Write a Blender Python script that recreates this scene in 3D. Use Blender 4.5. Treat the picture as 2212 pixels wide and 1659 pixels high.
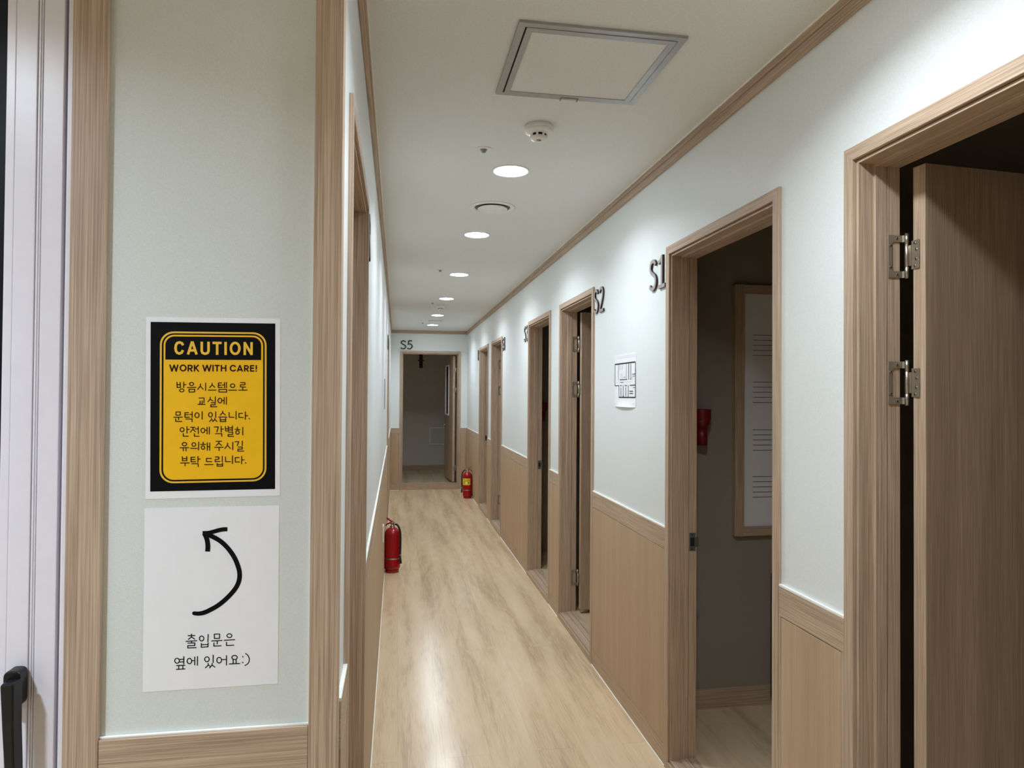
import bpy, bmesh, math, random
from mathutils import Vector, Matrix, Quaternion

for _o in list(bpy.data.objects):
    bpy.data.objects.remove(_o)
S = bpy.context.scene
COL = S.collection

# ------------------------------------------------------------------ camera, world, exposure
CAM_RIGHT = Vector((0.986209, -0.165369, 0.006745))
CAM_UP = Vector((-0.008969, -0.012706, 0.999879))
CAM_FWD = Vector((0.165264, 0.986150, 0.014014))
cd = bpy.data.cameras.new('camera')
cam = bpy.data.objects.new('camera', cd)
COL.objects.link(cam)
cd.sensor_fit = 'HORIZONTAL'
cd.sensor_width = 36.0
cd.lens = 36.0 * 1480.56 / 2212.0
cd.clip_start = 0.02
mm = Matrix((CAM_RIGHT, CAM_UP, -CAM_FWD)).transposed().to_4x4()
mm.translation = Vector((0, 0, 1.5))
cam.matrix_world = mm
S.camera = cam

w = bpy.data.worlds.new('world')
S.world = w
w.use_nodes = True
w.node_tree.nodes['Background'].inputs['Color'].default_value = (0.5, 0.55, 0.6, 1)
w.node_tree.nodes['Background'].inputs['Strength'].default_value = 0.0

S.view_settings.view_transform = 'Standard'
S.view_settings.look = 'None'
S.view_settings.gamma = 1.0
S.view_settings.use_curve_mapping = False
S.view_settings.exposure = 0.05
LAMP_W = 8.8                   # corridor downlights (each lamp's own light, see make_lamp)
LOBBY_W = 24.0                  # lobby downlights
LAMP_COL = (0.865, 0.968, 1.06)
LOBBY_COL = (0.81, 0.95, 1.14)
S.cycles.max_bounces = 10
S.cycles.diffuse_bounces = 8
S.cycles.glossy_bounces = 4
S.cycles.sample_clamp_indirect = 6.0
S.cycles.use_denoising = True
S.cycles.caustics_reflective = False
S.cycles.caustics_refractive = False

# ------------------------------------------------------------------ measured layout (metres)
H = 2.481            # ceiling
XR, XL = 1.086, -0.100     # wallpaper planes of the corridor walls
YE = 10.75           # end wall
YP = 1.200           # front of the pillar wall
WT = 0.102           # wall thickness
ZW = 0.957           # top of the wainscot
DOOR_TOP = 2.1006

# ------------------------------------------------------------------ node helpers / materials
def srgb(r, g, b):
    f = lambda c: (c / 255 / 12.92) if c / 255 <= 0.04045 else ((c / 255 + 0.055) / 1.055) ** 2.4
    return (f(r), f(g), f(b), 1.0)

class N:
    def __init__(s, name):
        s.m = bpy.data.materials.new(name)
        s.m.use_nodes = True
        s.t = s.m.node_tree
        s.b = s.t.nodes['Principled BSDF']
    def n(s, typ, **kw):
        x = s.t.nodes.new(typ)
        for k, v in kw.items():
            if hasattr(x, k) and not k[0].isupper():
                setattr(x, k, v)
        return x
    def l(s, a, b): s.t.links.new(a, b)
    def coords(s, scale, rand=True):
        tc = s.n('ShaderNodeTexCoord')
        mp = s.n('ShaderNodeMapping')
        mp.inputs['Scale'].default_value = scale
        if rand:
            oi = s.n('ShaderNodeObjectInfo')
            ad = s.n('ShaderNodeVectorMath', operation='MULTIPLY_ADD')
            ad.inputs[1].default_value = (3.1, 2.3, 1.7)
            s.l(oi.outputs['Random'], ad.inputs[0])
            s.l(tc.outputs['Object'], ad.inputs[2])
            s.l(ad.outputs[0], mp.inputs['Vector'])
        else:
            s.l(tc.outputs['Object'], mp.inputs['Vector'])
        return mp.outputs[0]
    def noise(s, vec, scale, detail=3, rough=0.5, dist=0.0):
        x = s.n('ShaderNodeTexNoise')
        x.inputs['Scale'].default_value = scale
        x.inputs['Detail'].default_value = detail
        x.inputs['Roughness'].default_value = rough
        x.inputs['Distortion'].default_value = dist
        s.l(vec, x.inputs['Vector'])
        return x.outputs['Fac']
    def ramp(s, fac, stops):
        r = s.n('ShaderNodeValToRGB')
        e = r.color_ramp.elements
        while len(e) < len(stops): e.new(0.5)
        for i, (p, c) in enumerate(stops):
            e[i].position = p; e[i].color = c
        s.l(fac, r.inputs[0])
        return r.outputs['Color']
    def mix(s, fac, a, b, blend='MIX'):
        x = s.n('ShaderNodeMix', data_type='RGBA', blend_type=blend)
        for sock, v in ((x.inputs[0], fac), (x.inputs[6], a), (x.inputs[7], b)):
            if isinstance(v, bpy.types.NodeSocket): s.l(v, sock)
            else: sock.default_value = v
        return x.outputs[2]
    def math(s, op, a, b=0.0):
        x = s.n('ShaderNodeMath', operation=op)
        for sock, v in ((x.inputs[0], a), (x.inputs[1], b)):
            if isinstance(v, bpy.types.NodeSocket): s.l(v, sock)
            else: sock.default_value = v
        return x.outputs[0]
    def bump(s, h, strength, dist=0.001):
        x = s.n('ShaderNodeBump')
        x.inputs['Strength'].default_value = strength
        x.inputs['Distance'].default_value = dist
        s.l(h, x.inputs['Height'])
        s.l(x.outputs[0], s.b.inputs['Normal'])
    def set(s, color=None, rough=0.5, metal=0.0, spec=0.5):
        if color is not None:
            if isinstance(color, bpy.types.NodeSocket): s.l(color, s.b.inputs['Base Color'])
            else: s.b.inputs['Base Color'].default_value = color
        s.b.inputs['Roughness'].default_value = rough
        s.b.inputs['Metallic'].default_value = metal
        s.b.inputs['Specular IOR Level'].default_value = spec
        return s.m

def plain(name, color, rough=0.5, metal=0.0, spec=0.5, var=0.04):
    """even material with a faint procedural mottling"""
    k = N(name)
    f = k.noise(k.coords((1, 1, 1)), 35, 2)
    a = tuple(c * (1 - var) for c in color[:3]) + (1,)
    b = tuple(min(1, c * (1 + var)) for c in color[:3]) + (1,)
    return k.set(k.ramp(f, [(0.3, a), (0.7, b)]), rough, metal, spec)

def wood(name, axis, dark, mid, light, fine=1.0, rough=0.5, band=0.10, contrast=1.0):
    """oak-look film: streaks running along the given axis (0,1,2)"""
    k = N(name)
    def sc(al, ac):
        v = [ac, ac, ac]; v[axis] = al
        return tuple(v)
    v1 = k.coords(sc(4.0 * fine, 400 * fine))
    n1 = k.noise(v1, 1.0, 1.2, 0.5, 0.35)
    v2 = k.coords(sc(14 * fine, 950 * fine))
    n2 = k.noise(v2, 1.0, 2, 0.5)
    v3 = k.coords(sc(0.5, 14))
    n3 = k.noise(v3, 1.0, 2, 0.5, 0.3)
    s = k.math('ADD', k.math('MULTIPLY', n1, 0.62 * contrast), k.math('MULTIPLY', n2, 0.25 * contrast))
    s = k.math('ADD', s, k.math('MULTIPLY', n3, band))
    off = (1 - 0.87 * contrast - band) * 0.5
    s = k.math('ADD', s, off)
    c = k.ramp(s, [(0.34, dark), (0.5, mid), (0.64, light)])
    k.bump(n1, 0.12, 0.0006)
    return k.set(c, rough, 0, 0.4)

W_D, W_M, W_L = srgb(151, 128, 107), srgb(178, 154, 131), srgb(199, 176, 153)
WOOD = {a: wood('oak_trim_' + 'xyz'[a], a, W_D, W_M, W_L) for a in (0, 1, 2)}
P_D, P_M, P_L = srgb(163, 138, 110), srgb(181, 155, 125), srgb(196, 170, 140)
PANEL = wood('oak_panel', 2, P_D, P_M, P_L, fine=0.9, rough=0.5, band=0.3, contrast=0.5)
LEAFW = wood('oak_door_leaf', 2, srgb(144, 122, 100), srgb(168, 144, 120), srgb(190, 166, 141), fine=1.3, rough=0.5, band=0.25, contrast=0.8)

def mat_wallpaper(name, col, weave=0.25, rough=0.5):
    k = N(name)
    va = k.coords((900, 900, 160), False); na = k.noise(va, 1.0, 1.5)
    vb = k.coords((160, 160, 900), False); nb = k.noise(vb, 1.0, 1.5)
    h = k.math('ADD', na, nb)
    a = tuple(c * 0.94 for c in col[:3]) + (1,)
    b = tuple(min(1, c * 1.05) for c in col[:3]) + (1,)
    k.bump(h, weave, 0.0008)
    return k.set(k.ramp(k.math('MULTIPLY', h, 0.5), [(0.35, a), (0.65, b)]), rough, 0, 0.4)

WALL = mat_wallpaper('wallpaper_pale_green', srgb(226, 230, 229), 0.15, 0.42)
PILLAR = mat_wallpaper('wallpaper_linen', srgb(217, 221, 216), 0.4, 0.55)
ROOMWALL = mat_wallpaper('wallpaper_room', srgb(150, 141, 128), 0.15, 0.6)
ENDWALL = mat_wallpaper('wallpaper_end_room', srgb(212, 209, 200), 0.1, 0.6)
CEIL = mat_wallpaper('ceiling_paper', srgb(226, 228, 225), 0.1, 0.6)
CAULK = plain('white_caulk', srgb(244, 243, 236), 0.35)
WHITE = plain('white_plastic', srgb(236, 236, 232), 0.35)
PVC = plain('white_window_profile', srgb(231, 227, 233), 0.3, var=0.015)
GREYLIP = plain('grey_gasket', srgb(72, 70, 74), 0.6)
BLACK = plain('black_lever', srgb(14, 14, 15), 0.35, spec=0.4)
DARK = plain('dark_void', srgb(10, 10, 11), 0.8)
GLASSD = plain('dark_glass', srgb(14, 16, 16), 0.45, spec=0.15)
STEEL = plain('satin_steel', srgb(176, 168, 158), 0.32, 1.0)
STEELD = plain('dark_steel', srgb(150, 138, 122), 0.4, 0.55)
STRIKE = plain('strike_steel', srgb(96, 96, 95), 0.45, 0.4)
ALU = plain('aluminium', srgb(178, 178, 178), 0.42, 0.75)
RED = plain('extinguisher_red', srgb(152, 5, 18), 0.18, spec=0.6)
RED2 = plain('dark_red_plastic', srgb(118, 8, 18), 0.4)
RUBBER = plain('black_rubber', srgb(16, 16, 17), 0.5)
YEL = plain('yellow_label', srgb(232, 214, 40), 0.4)
PAPER = plain('paper', srgb(238, 238, 240), 0.6, var=0.01)
INK = plain('black_ink', srgb(9, 8, 10), 0.6, spec=0.12)
INKB = plain('brown_black_ink', srgb(34, 10, 10), 0.6, spec=0.15)
POSTY = plain('poster_yellow', srgb(243, 186, 0), 0.45, var=0.02)
POSTB = plain('poster_border_yellow', srgb(240, 190, 52), 0.45, var=0.02)
SIGNF = plain('sign_face', srgb(156, 146, 142), 0.4)
SIGND = plain('sign_side', srgb(38, 28, 28), 0.5)
BOARD = plain('whiteboard', srgb(232, 232, 236), 0.25, var=0.01)
GREYLINE = plain('grey_line', srgb(150, 150, 155), 0.5)

def mat_floor():
    k = N('oak_laminate')
    tc = k.n('ShaderNodeTexCoord')
    mp = k.n('ShaderNodeMapping')
    mp.inputs['Rotation'].default_value = (0, 0, math.radians(90))
    mp.inputs['Location'].default_value = (0.31, 0.1735, 0)
    k.l(tc.outputs['Object'], mp.inputs['Vector'])
    br = k.n('ShaderNodeTexBrick')
    br.offset = 0.37
    for nm, v in (('Scale', 1.0), ('Mortar Size', 0.0009), ('Mortar Smooth', 0.3), ('Bias', 0.0), ('Brick Width', 1.85), ('Row Height', 0.19)):
        br.inputs[nm].default_value = v
    br.inputs['Color1'].default_value = (0, 0, 0, 1)
    br.inputs['Color2'].default_value = (1, 1, 1, 1)
    br.inputs['Mortar'].default_value = (0.5, 0.5, 0.5, 1)
    k.l(mp.outputs[0], br.inputs['Vector'])
    # every plank shifts the figure
    sh = k.n('ShaderNodeVectorMath', operation='MULTIPLY_ADD')
    sh.inputs[1].default_value = (0.9, 2.7, 1.3)
    k.l(br.outputs['Color'], sh.inputs[0]); k.l(tc.outputs['Object'], sh.inputs[2])
    def c(scale):
        m = k.n('ShaderNodeMapping'); m.inputs['Scale'].default_value = scale
        k.l(sh.outputs[0], m.inputs['Vector']); return m.outputs[0]
    big = k.noise(c((4.5, 0.8, 1)), 1.0, 2.0, 0.5, 0.4)
    ring = k.math('FRACT', k.math('MULTIPLY', big, 7.0))
    ring = k.math('ABSOLUTE', k.math('SUBTRACT', ring, 0.5))
    fine = k.noise(c((170, 9, 1)), 1.0, 2.5, 0.55)
    mb_ = k.n('ShaderNodeMapping'); mb_.inputs['Scale'].default_value = (10, 0.65, 1); k.l(tc.outputs['Object'], mb_.inputs['Vector'])
    blot = k.noise(mb_.outputs[0], 1.0, 3.0, 0.5, 0.15)
    s = k.math('ADD', k.math('MULTIPLY', ring, 0.13), k.math('MULTIPLY', fine, 0.30))
    s = k.math('ADD', s, k.math('MULTIPLY', blot, 0.66))
    s = k.math('ADD', s, -0.028)
    col = k.ramp(s, [(0.31, srgb(181, 156, 125)), (0.47, srgb(211, 186, 151)), (0.64, srgb(223, 200, 167))])
    seam = k.mix(k.math('MULTIPLY', br.outputs['Fac'], 0.35), col, srgb(150, 126, 98))
    k.bump(fine, 0.05, 0.0005)
    return k.set(seam, 0.21, 0, 0.65)
FLOOR = mat_floor()

def mat_emit(name, strength, col=(1.0, 0.985, 0.95, 1)):
    k = N(name)
    k.b.inputs['Base Color'].default_value = (0.9, 0.9, 0.9, 1)
    k.b.inputs['Emission Color'].default_value = col
    k.b.inputs['Emission Strength'].default_value = strength
    return k.m
LAMP = mat_emit('lit_diffuser', 45.0, (0.90, 0.97, 1.05, 1))

# ------------------------------------------------------------------ mesh builder
class MB:
    def __init__(s):
        s.v = []; s.f = []; s.mi = []; s.mats = []; s.sm = []
    def m(s, mat):
        if mat not in s.mats: s.mats.append(mat)
        return s.mats.index(mat)
    def face(s, pts, mat, smooth=False):
        i = len(s.v)
        s.v += [tuple(p) for p in pts]
        s.f.append(list(range(i, i + len(pts)))); s.mi.append(s.m(mat)); s.sm.append(smooth)
    def box(s, x0, x1, y0, y1, z0, z1, mat):
        i = len(s.v); k = s.m(mat)
        s.v += [(x, y, z) for x in (x0, x1) for y in (y0, y1) for z in (z0, z1)]
        for q in ((0, 1, 3, 2), (4, 6, 7, 5), (0, 4, 5, 1), (2, 3, 7, 6), (0, 2, 6, 4), (1, 5, 7, 3)):
            s.f.append([i + a for a in q]); s.mi.append(k); s.sm.append(False)
    def lathe(s, prof, mat, seg=32, c=(0, 0, 0), smooth=True, axis='z'):
        """prof: (radius, height) list; mat may be a list, one per span"""
        i = len(s.v)
        for r, h in prof:
            for a in range(seg):
                t = 2 * math.pi * a / seg
                p = (r * math.cos(t), r * math.sin(t), h)
                if axis == 'x': p = (p[2], p[0], p[1])
                if axis == 'y': p = (p[0], p[2], p[1])
                s.v.append((c[0] + p[0], c[1] + p[1], c[2] + p[2]))
        for j in range(len(prof) - 1):
            mk = s.m(mat[j] if isinstance(mat, list) else mat)
            for a in range(seg):
                b = (a + 1) % seg
                s.f.append([i + j * seg + a, i + j * seg + b, i + (j + 1) * seg + b, i + (j + 1) * seg + a])
                s.mi.append(mk); s.sm.append(smooth)
        for j in (0, len(prof) - 1):
            if prof[j][0] > 1e-6:
                s.f.append([i + j * seg + a for a in range(seg)])
                s.mi.append(s.m(mat[min(j, len(prof) - 2)] if isinstance(mat, list) else mat)); s.sm.append(False)
    def tube(s, pts, r, mat, seg=10):
        pts = [Vector(p) for p in pts]; i = len(s.v); k = s.m(mat); n = len(pts)
        up = None
        for j, p in enumerate(pts):
            d = (pts[min(j + 1, n - 1)] - pts[max(j - 1, 0)]).normalized()
            if up is None:
                up = d.orthogonal().normalized()
            up = (up - d * up.dot(d)).normalized(); sd = d.cross(up)
            rr = r[j] if isinstance(r, (list, tuple)) else r
            for a in range(seg):
                t = 2 * math.pi * a / seg
                s.v.append(tuple(p + up * (rr * math.cos(t)) + sd * (rr * math.sin(t))))
        for j in range(n - 1):
            for a in range(seg):
                b = (a + 1) % seg
                s.f.append([i + j * seg + a, i + j * seg + b, i + (j + 1) * seg + b, i + (j + 1) * seg + a]); s.mi.append(k); s.sm.append(True)
        for j in (0, n - 1):
            s.f.append([i + j * seg + a for a in range(seg)]); s.mi.append(k); s.sm.append(False)
    def prism(s, poly, h0, h1, fn, mat, side=None):
        """poly in (a,b); fn(a,b,h) -> xyz"""
        n = len(poly)
        s.face([fn(a, b, h1) for a, b in poly], mat)
        s.face([fn(a, b, h0) for a, b in reversed(poly)], side or mat)
        for j in range(n):
            a, b = poly[j], poly[(j + 1) % n]
            s.face([fn(*a, h0), fn(*b, h0), fn(*b, h1), fn(*a, h1)], side or mat)
    def xf(s, M):
        s.v = [tuple(M @ Vector(p)) for p in s.v]; return s
    def build(s, name, parent=None, loc=None, bevel=0, weld=True):
        me = bpy.data.meshes.new(name)
        me.from_pydata(s.v, [], s.f)
        for mt in s.mats: me.materials.append(mt)
        for p, k, sm in zip(me.polygons, s.mi, s.sm):
            p.material_index = k; p.use_smooth = sm
        bm = bmesh.new(); bm.from_mesh(me)
        if weld: bmesh.ops.remove_doubles(bm, verts=bm.verts, dist=1e-6)
        bmesh.ops.recalc_face_normals(bm, faces=bm.faces)
        bm.to_mesh(me); bm.free()
        o = bpy.data.objects.new(name, me); COL.objects.link(o)
        if loc is not None: o.location = loc
        if parent is not None: o.parent = parent
        if bevel:
            md = o.modifiers.new('edge', 'BEVEL'); md.width = bevel; md.segments = 2; md.limit_method = 'ANGLE'
        return o

def B(*a):
    m = MB(); m.box(*a); return m
def tag(o, label, cat=None, group=None, kind=None):
    if label: o['label'] = label
    if cat: o['category'] = cat
    if group: o['group'] = group
    if kind: o['kind'] = kind
    return o
def empty(name, loc=(0, 0, 0), rz=0.0):
    o = bpy.data.objects.new(name, None); COL.objects.link(o)
    o.empty_display_size = 0.05
    o.location = loc; o.rotation_euler = (0, 0, rz)
    return o
def dup(root, loc, rz=0.0):
    r = root.copy(); COL.objects.link(r); r.location = loc; r.rotation_euler = (0, 0, rz)
    for ch in list(root.children):
        c = ch.copy(); COL.objects.link(c); c.parent = r
        for g in list(ch.children):
            d = g.copy(); COL.objects.link(d); d.parent = c
    return r

# stroke lettering: every stroke is a ribbon with round or flat ends
def spline(pts, n=6):
    out = []
    P = [pts[0]] + list(pts) + [pts[-1]]
    for i in range(1, len(P) - 2):
        for j in range(n):
            t = j / n
            q = []
            for c in (0, 1):
                a, b, d, e = P[i - 1][c], P[i][c], P[i + 1][c], P[i + 2][c]
                q.append(0.5 * (2 * b + (d - a) * t + (2 * a - 5 * b + 4 * d - e) * t * t + (3 * b - a - 3 * d + e) * t ** 3))
            out.append(tuple(q))
    out.append(tuple(pts[-1]))
    return out
def ribbon(pts, w):
    """outline polygon halves (left, right) with mitred corners"""
    n = len(pts); closed = (abs(pts[0][0] - pts[-1][0]) + abs(pts[0][1] - pts[-1][1])) < 1e-9
    L, R = [], []
    for i in range(n):
        def nrm(a, b):
            dx, dy = b[0] - a[0], b[1] - a[1]; l = math.hypot(dx, dy) or 1e-9
            return (-dy / l, dx / l)
        if closed and i in (0, n - 1): n1, n2 = nrm(pts[-2], pts[-1]), nrm(pts[0], pts[1])
        else:
            n1 = nrm(pts[i - 1], pts[i]) if i > 0 else nrm(pts[0], pts[1])
            n2 = nrm(pts[i], pts[i + 1]) if i < n - 1 else n1
        mx, my = n1[0] + n2[0], n1[1] + n2[1]
        d = mx * n1[0] + my * n1[1]
        k = min(1 / max(d, 1e-3), 1.25)
        ww = (w[i] if isinstance(w, (list, tuple)) else w) / 2
        L.append((pts[i][0] + mx * k * ww, pts[i][1] + my * k * ww))
        R.append((pts[i][0] - mx * k * ww, pts[i][1] - my * k * ww))
    return L, R
STK = [0]
def stroke(mb, pts, w, fn, h0, h1, mat, side=None, cap=False):
    if not isinstance(w, (list, tuple)) and len(pts) > 2:
        for i in range(1, len(pts) - 1):          # break at sharp corners
            ax, ay = pts[i][0] - pts[i - 1][0], pts[i][1] - pts[i - 1][1]
            bx, by = pts[i + 1][0] - pts[i][0], pts[i + 1][1] - pts[i][1]
            if ax * bx + ay * by < 0.45 * math.hypot(ax, ay) * math.hypot(bx, by):
                stroke(mb, pts[:i + 1], w, fn, h0, h1, mat, side, cap)
                stroke(mb, pts[i:], w, fn, h0, h1, mat, side, cap)
                p = pts[i]
                if h0 == h1: mb.face([fn(p[0] + w / 2 * math.cos(t * math.pi / 5), p[1] + w / 2 * math.sin(t * math.pi / 5), h1 + 1.9e-4) for t in range(10)], mat)
                return
    if h0 == h1:
        STK[0] = (STK[0] + 1) % 30
        h0 = h1 = h1 + STK[0] * 6e-6
    else:
        STK[0] = (STK[0] + 1) % 12
        h1 = h1 + STK[0] * 3e-5
    L, R = ribbon(pts, w)
    n = len(pts)
    for i in range(n - 1):
        mb.face([fn(*L[i], h1), fn(*R[i], h1), fn(*R[i + 1], h1), fn(*L[i + 1], h1)], mat)
        if h0 != h1:
            sd = side or mat
            mb.face([fn(*L[i], h0), fn(*L[i + 1], h0), fn(*L[i + 1], h1), fn(*L[i], h1)], sd)
            mb.face([fn(*R[i], h0), fn(*R[i], h1), fn(*R[i + 1], h1), fn(*R[i + 1], h0)], sd)
    if h0 != h1:
        for i in (0, n - 1):
            mb.face([fn(*L[i], h0), fn(*L[i], h1), fn(*R[i], h1), fn(*R[i], h0)], side or mat)
    if cap:
        for q, p in enumerate((pts[0], pts[-1])):
            STK[0] = (STK[0] + 1) % 30; h1 += 3e-6
            mb.face([fn(p[0] + w / 2 * math.cos(t * math.pi / 5), p[1] + w / 2 * math.sin(t * math.pi / 5), h1) for t in range(10)], mat)

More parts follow.
